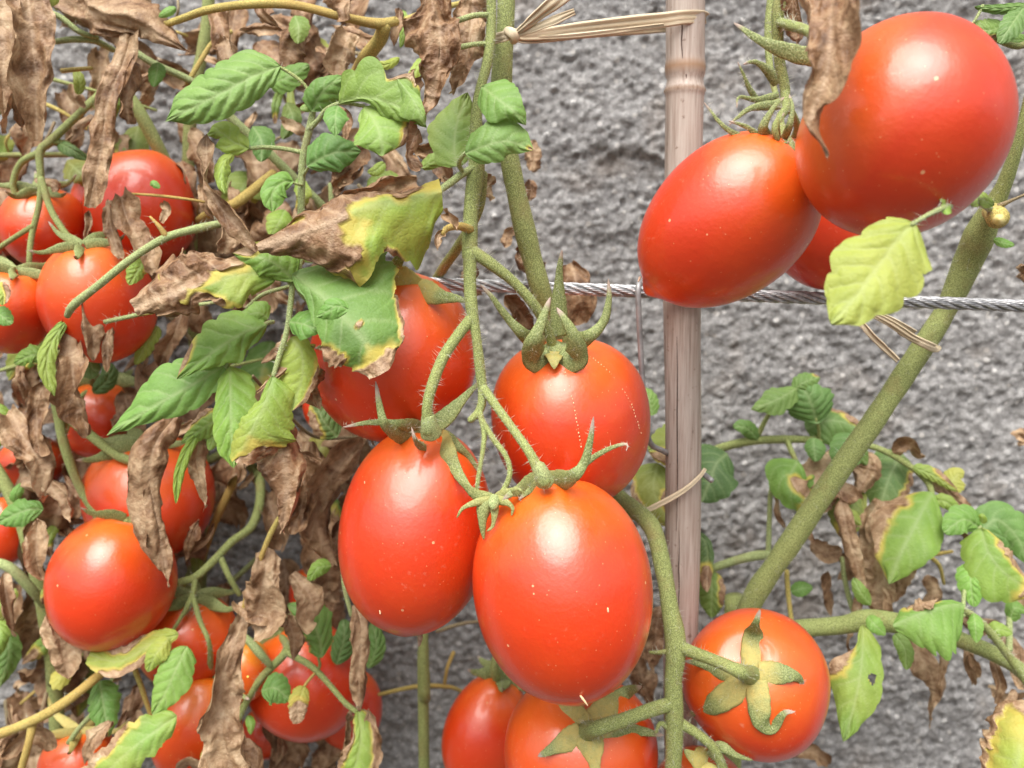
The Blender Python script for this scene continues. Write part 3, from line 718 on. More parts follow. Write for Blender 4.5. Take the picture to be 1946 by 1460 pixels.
strip(fl, [(942, 945, .241), (965, 935, .2385), (985, 930, .236), (998, 940, .236)], 7, (.8, .8), ylw=.2)
tube('ovary', [(940, 945, .240), (938, 958, .2375), (938, 966, .2365)], [8, 11, 6], M['pale'], fl, wob=.1)
# sepals of the four centre fruits
def hub(key, mid, r, mat='pale'): tube('calyx_hub', mid, r, M[mat], TOM[key]['root'], 60, wob=.08, n=14)
hub('T2', [(813, 790, .2515), (815, 808, .252), (819, 824, .254)], [13, 16, 20])
hub('T1', [(1022, 885, .2368), (1030, 902, .2364), (1037, 917, .2375)], [13, 16, 19])
hub('T3', [(1050, 655, .2755), (1053, 668, .277)], [15, 30])
o3 = lambda x, y, l=.0015: on('T3', x, y, l)
sepal('T3', [o3(1046, 672, .003), o3(1022, 686, .005), (1013, 655, .2595), (1028, 615, .259), (1046, 565, .261)], 22, (.9, .9), tip=True)
sepal('T3', [o3(1062, 672, .003), o3(1091, 684, .005), (1094, 650, .2595), (1078, 615, .259), (1058, 585, .261)], 22, (.9, .9), tip=True)
sepal('T3', [o3(1053, 660, .003), o3(1053, 675, .0045), o3(1053, 690, .0045), o3(1053, 702, .003)], 40, (.3, .3), basey=1.6, tip=False)
sepal('T3', [o3(1070, 655, .002), (1110, 645, .269), (1145, 615, .268), (1157, 570, .268), (1156, 530, .268)], 17, (.8, .8))
sepal('T3', [o3(1035, 655, .002), (1000, 640, .269), (965, 605, .266), (935, 565, .264), (912, 540, .263)], 15, (.8, .8))
sepal('T3', [(1062, 640, .274), (1062, 580, .272), (1063, 520, .270), (1068, 475, .268)], 15, (1.0, 1.0))
o2 = lambda x, y, l=.0015: on('T2', x, y, l)
sepal('T2', [o2(815, 818, .0015), o2(775, 826, .003), (735, 812, .2475), (722, 775, .2465), (714, 725, .247)], 19, (.8, .8))
sepal('T2', [o2(805, 815, .0015), (760, 806, .2555), (705, 803, .256), (652, 812, .256)], 13, (.7, .7))
sepal('T2', [o2(815, 824, .002), o2(803, 846, .003), (790, 838, .2465), (782, 812, .2455)], 14, (.8, .8))
sepal('T2', [o2(822, 824, .002), o2(845, 850, .002), o2(865, 890, .0018), (890, 925, .2465), (915, 945, .2455)], 20, (.6, .6), basey=.6)
sepal('T2', [o2(828, 822, .002), o2(865, 845, .002), o2(893, 870, .0018), o2(915, 905, .003)], 13, (.6, .6))
sepal('T2', [(822, 812, .254), (850, 790, .258), (880, 758, .262), (915, 722, .266)], 15, (.5, .5))
o1 = lambda x, y, l=.0015: on('T1', x, y, l)
sepal('T1', [o1(1036, 915, .002), (1085, 908, .2315), (1110, 880, .2305), (1122, 835, .2305), (1128, 792, .2305)], 18, (.8, .8))
sepal('T1', [o1(1036, 912, .002), (1080, 905, .236), (1130, 868, .2355), (1170, 848, .2345), (1192, 845, .2335), (1190, 857, .2325)], 11, (.8, .8))
sepal('T1', [o1(1032, 914, .002), o1(1000, 928, .0018), (972, 938, .2375), (955, 952, .2375)], 21, (.5, .5))
sepal('T1', [o1(1034, 912, .001), o1(1060, 912, .0016), (1090, 905, .2365)], 17, (.5, .5), tip=False)
sepal('T1', [o1(1036, 918, .001), o1(1010, 930, .0014), o1(985, 950, .0014)], 13, (.4, .4))
sepal('T1', [o1(1038, 918, .001), o1(1062, 918, .0014), o1(1095, 918, .0018)], 13, (.4, .4), tip=False)
sepal('T4', [(790, 545, .279), (830, 562, .271), (870, 568, .266), (890, 574, .264)], 20, (.6, .6), basey=.6, tip=False)
sepal('T4', [(792, 548, .279), (765, 528, .275), (752, 508, .271), (768, 482, .268), (790, 462, .268)], 20, (.4, .4), basey=.8, tip=False)
sepal('T4', [on('T4', 680, 648, .002), on('T4', 660, 652, .002), on('T4', 630, 657, .002), (598, 662, .277)], 10, (.6, .6))
sepal('T4', [(700, 590, .272), (620, 590, .266), (580, 565, .263), (556, 540, .262)], 15, (.8, .8))
# leaves of the centre plant
tube('petiole', [(905, 318, .268), (880, 330, .266), (850, 352, .263), (828, 368, .261)], [11, 9, 9, 8], M['pale'], A, 90)
tube('petiole', [(880, 328, .266), (872, 312, .262), (880, 295, .259), (890, 288, .258)], [6, 6, 5, 4], M['pale'], A, 60)
leaf(A, [(886, 291, .2575), (925, 276, .254), (965, 268, .2535), (1012, 284, .256)], [3, 34, 43, 34, 2], [3, 32, 36, 22, 1], (.5, .5), serr=.05, nv_=5, ylw=.0, brown=[(1.02, 0, .09, .5)], tint=(.85, .95, 1.15), label='blue green leaflet with a yellowing tip on the side stem')
leaf(A, [(917, 165, .263), (945, 190, .259), (975, 215, .258), (999, 244, .261)], [2, 40, 38, 20, 1], [2, 34, 40, 18, 1], (.5, .5), serr=.05, nv_=5, tint=(.85, 1.0, 1.0))
leaf(A, [(868, 318, .272), (862, 270, .274), (868, 220, .276), (885, 165, .278)], [2, 40, 52, 30, 1], [2, 30, 40, 28, 1], (.4, .4), serr=.06, ylw=.12, tint=(.9, 1, .95))
leaf(A, [(840, 366, .259), (775, 378, .257), (700, 395, .255), (630, 425, .254), (565, 452, .255), (505, 470, .257)],
     [34, 138, 84, 118, 98, 44, 14], [26, 16, 24, 40, 34, 22, 6], ([.9, .5, .3, .6, 1.1], 2.2), (.25, .1), crum=.0017, serr=.16, nteeth=4, nv_=7, ylw=.22, nu=80, nh=20,
     brown=[(.95, .3, .42, 1.1), (.55, -.9, .55, .75), (.66, .25, .12, .3), (.30, 1.0, .05, .14)], tint=(1.35, 1.3, .8), tone=.8, label='large yellow green leaf with a broad crumpled brown end')
tube('petiole', [(893, 436, .2645), (872, 430, .258), (850, 434, .253), (842, 444, .251)], [12, 10, 8, 6], M['yellow'], A, 20)
wither(A, [(845, 440, .2515), (833, 450, .2505), (832, 475, .2505)], 9, crum=.0006, nu=30, nh=8, tone=.3)
wither(A, [(850, 408, .2505), (858, 418, .2495), (866, 428, .2505)], 12, crum=.0008, nu=30, nh=8, tone=.4)
# green side shoots with stubs on the side stem (top)
tube('petiole', [(930, 84, .271), (905, 84, .268), (875, 90, .266), (850, 96, .268)], [7, 6, 7, 6], M['pale'], A, 50)
tube('petiole', [(930, 28, .271), (900, 30, .267), (875, 38, .265), (860, 42, .267)], [7, 7, 7, 6], M['pale'], A, 50)
wither(A, [(815, -50, .259), (830, 30, .256), (838, 100, .255), (830, 160, .256), (815, 228, .258)], [30, 58, 62, 52, 32, 6], (1.2, 1.4), .0019, tone=.75, nu=110, nh=26, shape='ovate', label='large crumpled rust brown leaf hanging beside the side stem')
wither(A, [(900, -40, .279), (895, 60, .277), (888, 130, .277), (868, 180, .279)], [30, 46, 46, 30, 5], (1.1, 1.3), .0018, tone=.35, nu=90, nh=22)
wither(A, [(800, 150, .262), (790, 190, .2605), (810, 222, .2615)], 14, crum=.001, nu=40, tone=.6)
# dry leaves hanging behind the centre stem
for (m, w_) in (([(935, 335, .30), (925, 355, .30), (930, 385, .30)], 16), ([(1010, 270, .37), (1015, 300, .37), (1012, 330, .37)], 18), ([(1005, 340, .36), (1010, 360, .36), (1005, 385, .36)], 14),
                ([(985, 480, .33), (1000, 500, .325), (1040, 500, .32)], 22), ([(1085, 500, .33), (1100, 560, .325), (1110, 610, .33)], 36), ([(900, 500, .31), (890, 540, .31), (915, 560, .315)], 20),
                ([(960, 560, .315), (985, 590, .318), (1010, 625, .32)], 24), ([(975, 430, .35), (965, 450, .35), (960, 470, .35)], 14)):
    wither(A, m, w_, crum=.0012, nu=44, nh=12)

# lower truss of the centre plant
tube('fruit_truss', [(1120, 900, .335), (1180, 950, .315), (1225, 985, .297), (1246, 1020, .288), (1262, 1090, .281), (1274, 1160, .276), (1284, 1225, .272), (1280, 1290, .270), (1281, 1350, .269), (1282, 1400, .269), (1277, 1500, .270)],
     [20, 22, 22, 21, 21, 22, 26, 21, 24, 22, 20], M['stem'], A, 140, seg=18)
stalk('T8', [(1288, 1228, .272), (1325, 1243, .266), (1370, 1260, .259), (1405, 1276, .2555), on('T8', 1428, 1284, -.001)], [16, 16, 16, 18, 26], A, hair=140)
stalk('T9', [(1276, 1338, .269), (1235, 1350, .265), (1180, 1370, .259), (1135, 1384, .2555), on('T9', 1116, 1390, -.001)], [18, 17, 18, 20, 26], A, hair=140)
stalk('T11', [(1294, 1375, .269), (1330, 1398, .268), (1358, 1425, .268), (1378, 1470, .270)], [14, 12, 12, 12], A, hair=120)
tube('truss_tip', [(1282, 1235, .271), (1255, 1240, .272), (1235, 1240, .274)], [8, 6, 4], M['stem'], A, 90)
tube('truss_tip', [(1272, 1385, .269), (1255, 1375, .268), (1247, 1392, .268)], [8, 6, 4], M['stem'], A, 90)
o8 = lambda x, y, l=.0012: on('T8', x, y, l)
sepal('T8', [o8(1430, 1275), o8(1430, 1240), o8(1432, 1205, .002), (1436, 1186, .2645), (1445, 1158, .2635)], 20, (.5, .5), basey=.5)
sepal('T8', [o8(1442, 1278), o8(1480, 1280), o8(1512, 1286, .003), (1528, 1302, .264)], 20, (.5, .5), basey=.45)
sepal('T8', [o8(1438, 1292), o8(1442, 1335), o8(1447, 1372, .002), (1468, 1384, .2585), (1490, 1356, .2565), (1511, 1353, .2565)], 20, (.5, .5), basey=.42)
sepal('T8', [o8(1424, 1292), o8(1385, 1320), o8(1350, 1342), o8(1306, 1360, .001)], 22, (.5, .5), basey=.5)
sepal('T8', [o8(1420, 1280), o8(1375, 1276), o8(1335, 1262), (1300, 1256, .273)], 17, (.5, .5), basey=.4)
o9 = lambda x, y, l=.0012: on('T9', x, y, l)
sepal('T9', [o9(1110, 1380), o9(1075, 1345), o9(1040, 1318), (990, 1300, .2785)], 22, (.4, .4), basey=.75)
sepal('T9', [o9(1122, 1378), o9(1160, 1345), o9(1188, 1318, .002), (1220, 1304, .2745)], 24, (.5, .5), basey=.6)
sepal('T9', [o9(1106, 1392), o9(1065, 1415), o9(1038, 1430, .003), (1022, 1438, .261)], 20, (.5, .5), basey=.75)
sepal('T9', [o9(1116, 1395), o9(1126, 1430), o9(1135, 1480)], 24, (.4, .4), basey=1.6, tip=False)
sepal('T9', [o9(1126, 1388), o9(1175, 1385), o9(1220, 1390), (1262, 1398, .271)], 20, (.5, .5), basey=.3)
sepal('T11', [(1350, 1440, .271), (1370, 1420, .268), (1400, 1436, .266), (1430, 1445, .266)], 11, (.6, .6), tip=False)
sepal('T11', [(1345, 1445, .271), (1320, 1440, .268), (1300, 1425, .267)], 20, (.6, .6), basey=1.2, tip=False)
sepal('T11', [(1350, 1450, .27), (1345, 1470, .267), (1340, 1500, .267)], 20, (.6, .6), basey=1.2, tip=False)
calyx('T10', 5, .022, 14, .5, .4, .0)
stalk('T10', [TOM['T10']['top'] - TOM['T10']['ax'] * .001, (940, 1270, .349), (950, 1220, .352), (960, 1150, .36)], [15, 12, 10, 10], A, hair=0)
# leaves low behind the cane
leaf(A, [(1382, 862, .365), (1360, 880, .362), (1345, 910, .36), (1325, 945, .36)], 44, 46, serr=.08, tint=(.45, .55, .55), ylw=0)
leaf(A, [(1310, 820, .35), (1290, 835, .345), (1230, 855, .34)], 40, 32, ylw=.3, tint=(.8, .85, .7), brown=[(.8, .6, .25, .4)])
leaf(A, [(1250, 880, .345), (1240, 930, .34), (1270, 990, .34)], 34, 40, ylw=.4, tint=(.7, .75, .6), brown=[(.7, .6, .25, .4), (.5, -1, .2, .3)])
leaf(A, [(1240, 790, .37), (1235, 760, .37), (1225, 740, .372)], 16, tint=(.9, 1, .9))
leaf(A, [(1325, 1010, .36), (1342, 1040, .357), (1335, 1110, .356)], 10, 26, tint=(.45, .5, .4), brown=[(.9, 0, .3, 1.2)])
leaf(A, [(1352, 1085, .36), (1350, 1120, .357), (1345, 1160, .36)], 24, 28, ylw=.1, tint=(.7, .8, .6), brown=[(.4, .9, .3, .4)])
wither(A, [(1255, 1150, .35), (1245, 1200, .348), (1240, 1260, .35)], 22, tone=.5)
wither(A, [(1210, 1240, .36), (1220, 1290, .358), (1235, 1330, .36)], 26, tone=.6)

# ------------------------------------------------------------------ right-hand plant
C_ = thing('tomato_plant', 'tomato plant with thick diagonal hairy stem tied under the cable', 'tomato plant', (P(1500, 1400, .34)[0], .34, 0), 'tomato plants along the wall')
THIN[C_.name] = .76
tube('main_stem', [(1985, 40, .275), (1958, 180, .277), (1932, 280, .282), (1908, 352, .288), (1882, 402, .294), (1858, 455, .301), (1836, 505, .3075), (1800, 585, .3125), (1745, 672, .3135), (1660, 800, .314), (1580, 915, .316), (1500, 1035, .319), (1425, 1150, .325), (1395, 1260, .335), (1390, 1400, .34), G(1390, .34)],
     [13, 13, 15, 19, 29, 38, 34, 26, 27, 27, 27, 27, 27, 27, 26, 26], M['stem'], C_, 130, seg=20, n=260)
tube('cut_stub', [(1884, 402, .289), (1892, 408, .281), (1896, 415, .2765)], [22, 25, 27], M['yellow'], C_, 0)
tube('cut_face', [(1896, 414, .2772), (1897, 416, .2755)], [20, 19], M['cut'], C_, 0, wob=.06, n=8)
tube('petiole', [(1898, 392, .279), (1925, 380, .276), (1965, 362, .272)], [7, 4, 3], M['woody'], C_, 0)
leaf(C_, [(1888, 455, .291), (1905, 462, .289), (1925, 466, .289)], 9, tint=(.8, 1, .8))
tube('petiole', [(1882, 398, .279), (1862, 386, .255), (1835, 384, .222), (1800, 393, .198), (1765, 408, .190), (1732, 427, .188)], [8, 7, 7, 6, 5], M['pale'], C_, 60)
leaf(C_, [(1737, 424, .1885), (1700, 455, .188), (1655, 505, .188), (1605, 560, .188), (1551, 612, .189)], [4, 70, 74, 64, 40, 1], [4, 44, 62, 66, 46, 1], (.35, .35), (.12, .12), serr=.15, nteeth=4, nv_=6, ylw=.22, nu=90, nh=22, tint=(1.45, 1.28, 1.3), quilt=.0009, label='pale yellow green serrated leaf over the very large tomato')
leaf(C_, [(1808, 387, .200), (1800, 378, .198), (1788, 384, .196)], 10, tint=(1.3, 1.2, 1.1), nu=24, nh=7)
leaf(C_, [(1806, 392, .1975), (1798, 398, .195), (1794, 409, .194)], 11, tint=(1.2, 1.3, 1.1), nu=24, nh=7)
leaf(C_, [(1882, 388, .262), (1858, 376, .235), (1838, 396, .216)], 15, 13, tint=(1.4, 1.3, 1.1), nu=30, nh=8)
# upper right truss
tube('fruit_truss', [(1495, -50, .262), (1480, 15, .262), (1478, 60, .263), (1482, 120, .265), (1492, 170, .266), (1490, 205, .2655)], [16, 16, 14, 13, 12, 11], M['stem'], C_, 130)
stalk('T5', [(1492, 175, .266), (1494, 205, .262), (1482, 235, .257), TOM['T5']['top'] - TOM['T5']['ax'] * .001], [11, 11, 11, 15], C_, hair=130)
stalk('T6', [(1478, 42, .263), (1500, 48, .256), (1540, 62, .246), (1570, 100, .235), TOM['T6']['top'] - TOM['T6']['ax'] * .002], [12, 13, 13, 14, 16], C_, hair=130)
stalk('T7', [(1490, 190, .266), (1505, 215, .275), (1515, 245, .285), TOM['T7']['top'] - TOM['T7']['ax'] * .002], [9, 9, 9, 10], C_, hair=40)
tube('side_stem', [(1470, -40, .30), (1460, 60, .30), (1465, 140, .298), (1480, 200, .29)], [11, 10, 8, 6], M['stem'], C_, 40)
sepal('T6', [(1560, 112, .225), (1510, 102, .226), (1450, 80, .228), (1395, 44, .232)], 15, (.5, .5))
sepal('T7', [(1480, 180, .281), (1440, 190, .279), (1405, 185, .278), (1400, 205, .277)], 6, (.8, .8))
sepal('T7', [(1445, 200, .283), (1425, 170, .281), (1412, 140, .28), (1402, 118, .28)], 5, (.8, .8))
sepal('T7', [(1478, 160, .282), (1460, 135, .28), (1435, 118, .279), (1412, 122, .279)], 9, (.8, .8))
sepal('T7', [(1490, 198, .28), (1430, 205, .276), (1400, 225, .275), (1385, 238, .275)], 8, (.8, .8))
sepal('T5', [(1475, 270, .2465), (1415, 262, .2435), (1375, 240, .243), (1338, 195, .245)], 7, (.7, .7))
sepal('T5', [(1475, 272, .2455), (1445, 262, .242), (1420, 242, .241), (1385, 230, .242)], 8, (.7, .7), basey=.5)
sepal('T5', [(1470, 270, .244), (1450, 245, .239), (1470, 205, .239), (1490, 185, .242)], 9, (.8, .8))
sepal('T5', [(1488, 268, .244), (1500, 240, .240), (1506, 205, .241), (1500, 180, .244)], 6, (.8, .8))
sepal('T5', [(1485, 270, .243), (1503, 280, .240), (1509, 300, .2395), (1502, 320, .240)], 6, (.8, .8))
sepal('T5', [(1478, 268, .243), (1478, 240, .2385), (1490, 215, .239)], 5, (.8, .8))
tube('dried_petals', [(1478, 225, .239), (1472, 245, .2378), (1478, 266, .238)], [3, 7, 5], M['stem'], TOM['T5']['root'], wob=.3)
sepal('T5', [(1470, 262, .241), (1480, 275, .2385), (1500, 270, .239)], 7, (.8, .8), basey=.6)
wither(C_, [(1590, -60, .203), (1580, 20, .198), (1568, 100, .195), (1550, 165, .195), (1532, 212, .196), (1535, 255, .195), (1553, 308, .192)], [60, 84, 80, 66, 40, 36, 18, 6], (1.3, 1.5), .0015, tone=.55, nu=120, nh=26, shape='ovate', twist=[.1, .1, -.2, .4, -.3], label='twisted dry brown leaf hanging against the very large tomato')
wither(C_, [(1505, -40, .262), (1505, 40, .262), (1508, 90, .262)], 22, tone=.6)
tube('petiole', [(1975, 70, .29), (1935, 88, .288), (1890, 76, .286), (1872, 82, .286)], [8, 8, 6, 4], M['stem'], C_, 30)
leaf(C_, [(1960, 10, .285), (1900, 18, .284), (1850, 14, .284)], 12, 9, tint=(.7, .8, .7))
leaf(C_, [(1945, 15, .284), (1910, 55, .281), (1880, 92, .282)], 22, 18, tint=(.6, .7, .7))
leaf(C_, [(1910, 48, .285), (1875, 60, .284), (1836, 52, .286)], 16, 24, ylw=.1, tint=(.75, .85, .8), brown=[(.5, .9, .3, .3)])
leaf(C_, [(1960, 80, .29), (1935, 76, .288), (1905, 82, .288)], 10, 12, tint=(.9, 1, .9))
tube('petiole', [(1868, 10, .284), (1858, 30, .284), (1848, 46, .284)], [4, 4, 3], M['pale'], C_, 0)
# leaf mass behind the diagonal stem
tube('petiole', [(1330, 870, .372), (1375, 850, .37), (1430, 838, .368), (1500, 835, .367), (1570, 838, .366), (1660, 850, .364), (1720, 880, .358), (1762, 915, .350), (1772, 945, .346)], [11, 11, 11, 10, 9, 8, 8, 8, 7], M['stem'], C_, 25)
tube('petiole', [(1438, 832, .368), (1460, 790, .366), (1490, 755, .365), (1512, 738, .365)], [7, 6, 5, 5], M['stem'], C_, 20)
tube('petiole', [(1556, 835, .366), (1556, 812, .363), (1550, 795, .362)], [5, 4, 4], M['stem'], C_, 0)
leaf(C_, [(1515, 737, .364), (1475, 758, .361), (1422, 776, .362)], [2, 20, 22, 24, 12, 1], [2, 12, 20, 20, 10, 1], ylw=.05, tint=(.72, .85, .85))
leaf(C_, [(1508, 742, .364), (1530, 728, .362), (1562, 718, .363)], 16, 18, tint=(.75, .85, .8), brown=[(1, .6, .2, .5)])
leaf(C_, [(1552, 802, .362), (1548, 775, .358), (1540, 750, .357), (1525, 730, .359)], [3, 42, 44, 24, 2], [3, 36, 44, 26, 2], (.45, .45), tint=(.62, .78, .85), quilt=.0008)
leaf(C_, [(1546, 832, .361), (1545, 850, .358), (1544, 874, .358)], 20, 18, tint=(.62, .78, .8))
leaf(C_, [(1530, 815, .368), (1580, 800, .365), (1640, 812, .365)], 22, 42, tint=(.6, .75, .7), ylw=.04, brown=[(.95, .6, .25, .5), (.6, 1, .3, .25)])
leaf(C_, [(1620, 825, .356), (1600, 855, .352), (1585, 895, .352)], 30, 26, tint=(.62, .78, .8))
tube('petiole', [(1495, 836, .366), (1505, 860, .360), (1515, 880, .357)], [7, 7, 5], M['stem'], C_, 0)
leaf(C_, [(1515, 878, .356), (1500, 905, .349), (1515, 935, .346), (1550, 955, .350)], [3, 30, 40, 26, 4], [3, 42, 36, 26, 4], (.8, .6), tint=(.8, .95, .7), brown=[(.65, .35, .32, .45), (.95, 0, .25, .8)])
wither(C_, [(1585, 855, .362), (1555, 905, .358), (1525, 990, .357)], [20, 50, 56, 40, 10], (.5, .5), .0010, tone=.15, shape='ovate')
wither(C_, [(1640, 860, .360), (1650, 890, .357), (1625, 930, .357)], [20, 34, 34, 10], (.7, .7), .0012, tone=.3)
wither(C_, [(1560, 940, .350), (1590, 930, .348), (1630, 945, .35)], [8, 22, 26, 8], (.8, .8), .0012, tone=.8)
leaf(C_, [(1612, 930, .358), (1600, 980, .355), (1590, 1015, .356)], 28, 32, tint=(.55, .65, .5), ylw=.15, brown=[(1, 0, .25, 1)])
leaf(C_, [(1715, 862, .368), (1685, 900, .366), (1650, 965, .366)], 36, 42, tint=(.5, .62, .5), ylw=.06, brown=[(.5, 1, .3, .3)])
leaf(C_, [(1640, 935, .36), (1625, 965, .358), (1635, 1000, .358)], 14, 18, ylw=.4, tint=(.8, .8, .6))
leaf(C_, [(1772, 938, .345), (1755, 960, .340), (1725, 1000, .337), (1690, 1045, .337), (1662, 1088, .340)], [4, 34, 46, 40, 26, 2], [4, 46, 72, 66, 40, 2], (.6, .7), (.2, .2), serr=.06, nv_=5, ylw=.03, tint=(1.0, 1.12, .8), quilt=.0008, brown=[(.45, -.95, .42, .45)], tone=.4, label='green leaf with a brown edge behind the diagonal stem')
wither(C_, [(1680, 955, .348), (1660, 1010, .346), (1660, 1080, .346), (1655, 1168, .349)], [20, 44, 58, 52, 30, 6], (.7, .8), .0013, tone=.12, nu=100, nh=24, shape='ovate')
wither(C_, [(1735, 1040, .352), (1705, 1090, .350), (1670, 1150, .351)], [20, 34, 34, 20, 3], (.7, .8), .0012, tone=.15, shape='ovate')
wither(C_, [(1598, 950, .344), (1608, 1010, .341), (1620, 1060, .341), (1630, 1115, .343)], 20, (1.5, 1.5), .0008, tone=.05)
wither(C_, [(1755, 895, .352), (1800, 935, .350), (1845, 988, .352)], 22, (.9, .9), .0010, tone=.2)
leaf(C_, [(1735, 888, .351), (1775, 905, .348), (1810, 930, .348)], 14, 10, tint=(.9, 1, .7), ylw=.2, brown=[(.8, .8, .3, .5)])
leaf(C_, [(1800, 930, .36), (1825, 905, .36), (1835, 910, .36)], 18, 20, tint=(1.2, 1.1, 1), ylw=.45)
wither(C_, [(1540, 1030, .362), (1570, 1050, .358), (1600, 1045, .358)], 22, (.7, .7), .0009, tone=.1)
wither(C_, [(1600, 1050, .36), (1612, 1080, .358), (1590, 1100, .358)], 16, (.9, .9), .0009, tone=.3)
wither(C_, [(1572, 1085, .365), (1570, 1120, .364), (1574, 1165, .365)], 11, (.9, .9), .0006, tone=.2)
wither(C_, [(1768, 1095, .375), (1770, 1130, .374), (1745, 1160, .374)], 18, (.9, .9), .0009, tone=.15)
tube('petiole', [(1330, 1095, .362), (1355, 1080, .360), (1410, 1062, .358), (1455, 1055, .356), (1490, 1068, .352)], [8, 10, 11, 12, 9], M['pale'], C_, 25)
tube('petiole', [(1460, 1052, .356), (1462, 990, .358), (1466, 930, .36), (1486, 880, .362)], [7, 6, 6, 5], M['pale'], C_, 20)
tube('petiole', [(1495, 1085, .356), (1498, 1130, .356), (1505, 1190, .352)], [6, 6, 6], M['yellow'], C_, 0)
leaf(C_, [(1503, 1125, .362), (1525, 1120, .36), (1546, 1118, .36)], 12, 12, tint=(.7, .9, .7))
tube('petiole', [(1640, 1195, .345), (1618, 1150, .350), (1605, 1100, .352), (1600, 1060, .354)], [8, 7, 6, 5], M['pale'], C_, 0)
tube('petiole', [(1725, 1058, .36), (1760, 1056, .357), (1810, 1048, .357)], [7, 6, 4], M['yellow'], C_, 0)
tube('petiole', [(1765, 1056, .357), (1785, 1075, .355), (1794, 1110, .356)], [6, 5, 4], M['yellow'], C_, 0)
# lower branch
tube('side_stem', [(1430, 1205, .335), (1520, 1195, .331), (1600, 1188, .327), (1650, 1180, .325), (1740, 1190, .325), (1830, 1218, .325), (1920, 1260, .325), (1990, 1320, .326)], [23, 22, 22, 27, 22, 21, 19, 19], M['stem'], C_, 70, seg=16)
tube('petiole', [(1975, 1330, .310), (1930, 1265, .310), (1880, 1200, .308), (1840, 1165, .306), (1800, 1150, .304)], [12, 11, 10, 9, 7], M['stem'], C_, 90)
tube('petiole', [(1918, 1235, .325), (1918, 1170, .34), (1914, 1110, .345), (1905, 1060, .345)], [8, 7, 6, 5], M['pale'], C_, 20)
tube('petiole', [(1830, 1170, .305), (1832, 1130, .315), (1838, 1100, .32), (1860, 1040, .325), (1862, 1000, .33)], [6, 5, 5, 5, 5], M['pale'], C_, 20)
leaf(C_, [(1832, 1148, .303), (1795, 1152, .300), (1745, 1165, .299), (1690, 1182, .302)], [2, 54, 68, 62, 50, 10], [2, 8, 10, 14, 16, 4], ([.8, .6, .6], .9), (.15, .1), serr=.14, nteeth=5, nv_=6, tint=(.95, 1.1, 1.0), brown=[(.55, -1.0, .22, .5)], tone=.1, label='broad green leaf with a dry curled rim over the lower branch')
leaf(C_, [(1650, 1172, .315), (1660, 1185, .312), (1678, 1202, .312)], 15, 14, tint=(.95, 1.15, 1), nu=30, nh=8)
leaf(C_, [(1850, 1165, .303), (1850, 1185, .300), (1845, 1212, .301)], 14, 13, tint=(.95, 1.15, 1), nu=30, nh=8)
wither(C_, [(1735, 1165, .300), (1760, 1150, .2975), (1785, 1140, .299)], 13, (1.6, 1.6), .0008, tone=.05, nu=50)
leaf(C_, [(1640, 1190, .312), (1632, 1240, .306), (1612, 1300, .304), (1577, 1368, .306)], [3, 30, 36, 34, 18, 2], [3, 12, 46, 48, 24, 2], (.4, .6), (.25, -.15), serr=.07, nteeth=5, ylw=.14, tint=(1.0, 1.12, .8), quilt=.0009, holes=[(.42, .52, .045, .16)], brown=[(.38, -1.0, .16, .5), (.42, .52, .03, .12)], label='small leaf with an insect hole beside the star calyx tomato')
wither(C_, [(1615, 1262, .307), (1595, 1262, .305), (1575, 1268, .305)], 18, (.8, .8), .0008, tone=.1, nu=40)
leaf(C_, [(1862, 1003, .33), (1835, 990, .327), (1792, 1012, .327)], 22, 25, tint=(.85, 1.05, .9), quilt=.0008)
leaf(C_, [(1868, 1005, .338), (1900, 990, .337), (1930, 1020, .337), (1940, 1065, .338)], [3, 30, 34, 24, 3], [3, 44, 50, 30, 3], tint=(.68, .85, .85))
leaf(C_, [(1866, 1008, .327), (1872, 1045, .321), (1895, 1080, .319), (1942, 1112, .32)], [3, 30, 36, 24, 2], [3, 46, 62, 44, 2], (.5, .5), ylw=.10, tint=(1.05, 1.15, .8), brown=[(.55, .95, .42, .42), (1.05, 0, .22, 1)], tone=.1, label='green leaf turning yellow with a dry rolled edge near the lower branch')
leaf(C_, [(1850, 1075, .322), (1840, 1100, .319), (1836, 1142, .319)], 22, 24, tint=(1, 1.25, 1), quilt=.0008)
leaf(C_, [(1905, 1140, .343), (1880, 1115, .34), (1850, 1105, .341)], 22, 24, tint=(.8, 1, .9))
leaf(C_, [(1866, 995, .33), (1870, 985, .328), (1872, 978, .328)], 8, tint=(1.4, 1.3, .9), nu=20, nh=6)
wither(C_, [(1720, 1215, .355), (1750, 1250, .350), (1768, 1300, .349), (1755, 1375, .352)], [20, 40, 34, 18, 10, 2], (.9, 1.0), .0014, tone=.25, nu=90, nh=20, shape='ovate')
wither(C_, [(1800, 1150, .37), (1840, 1180, .368), (1890, 1195, .37)], 18, tone=.3)
wither(C_, [(1835, 1230, .372), (1850, 1260, .37), (1845, 1285, .372)], 12, tone=.2)
wither(C_, [(1905, 1195, .35), (1925, 1240, .346), (1935, 1300, .345)], 24, tone=.3)
wither(C_, [(1880, 1306, .36), (1905, 1325, .358), (1940, 1335, .36)], 14, tone=.2)
wither(C_, [(1930, 1080, .36), (1938, 1120, .36), (1935, 1160, .36)], 18, tone=.2)
wither(C_, [(1930, 835, .40), (1940, 828, .40), (1950, 845, .40)], 14, tone=.1, nu=36)
wither(C_, [(1938, 500, .30), (1950, 520, .30), (1946, 545, .30)], 14, tone=.1, nu=36)
wither(C_, [(1510, 1440, .37), (1540, 1430, .37), (1575, 1450, .37)], 20, tone=.4)
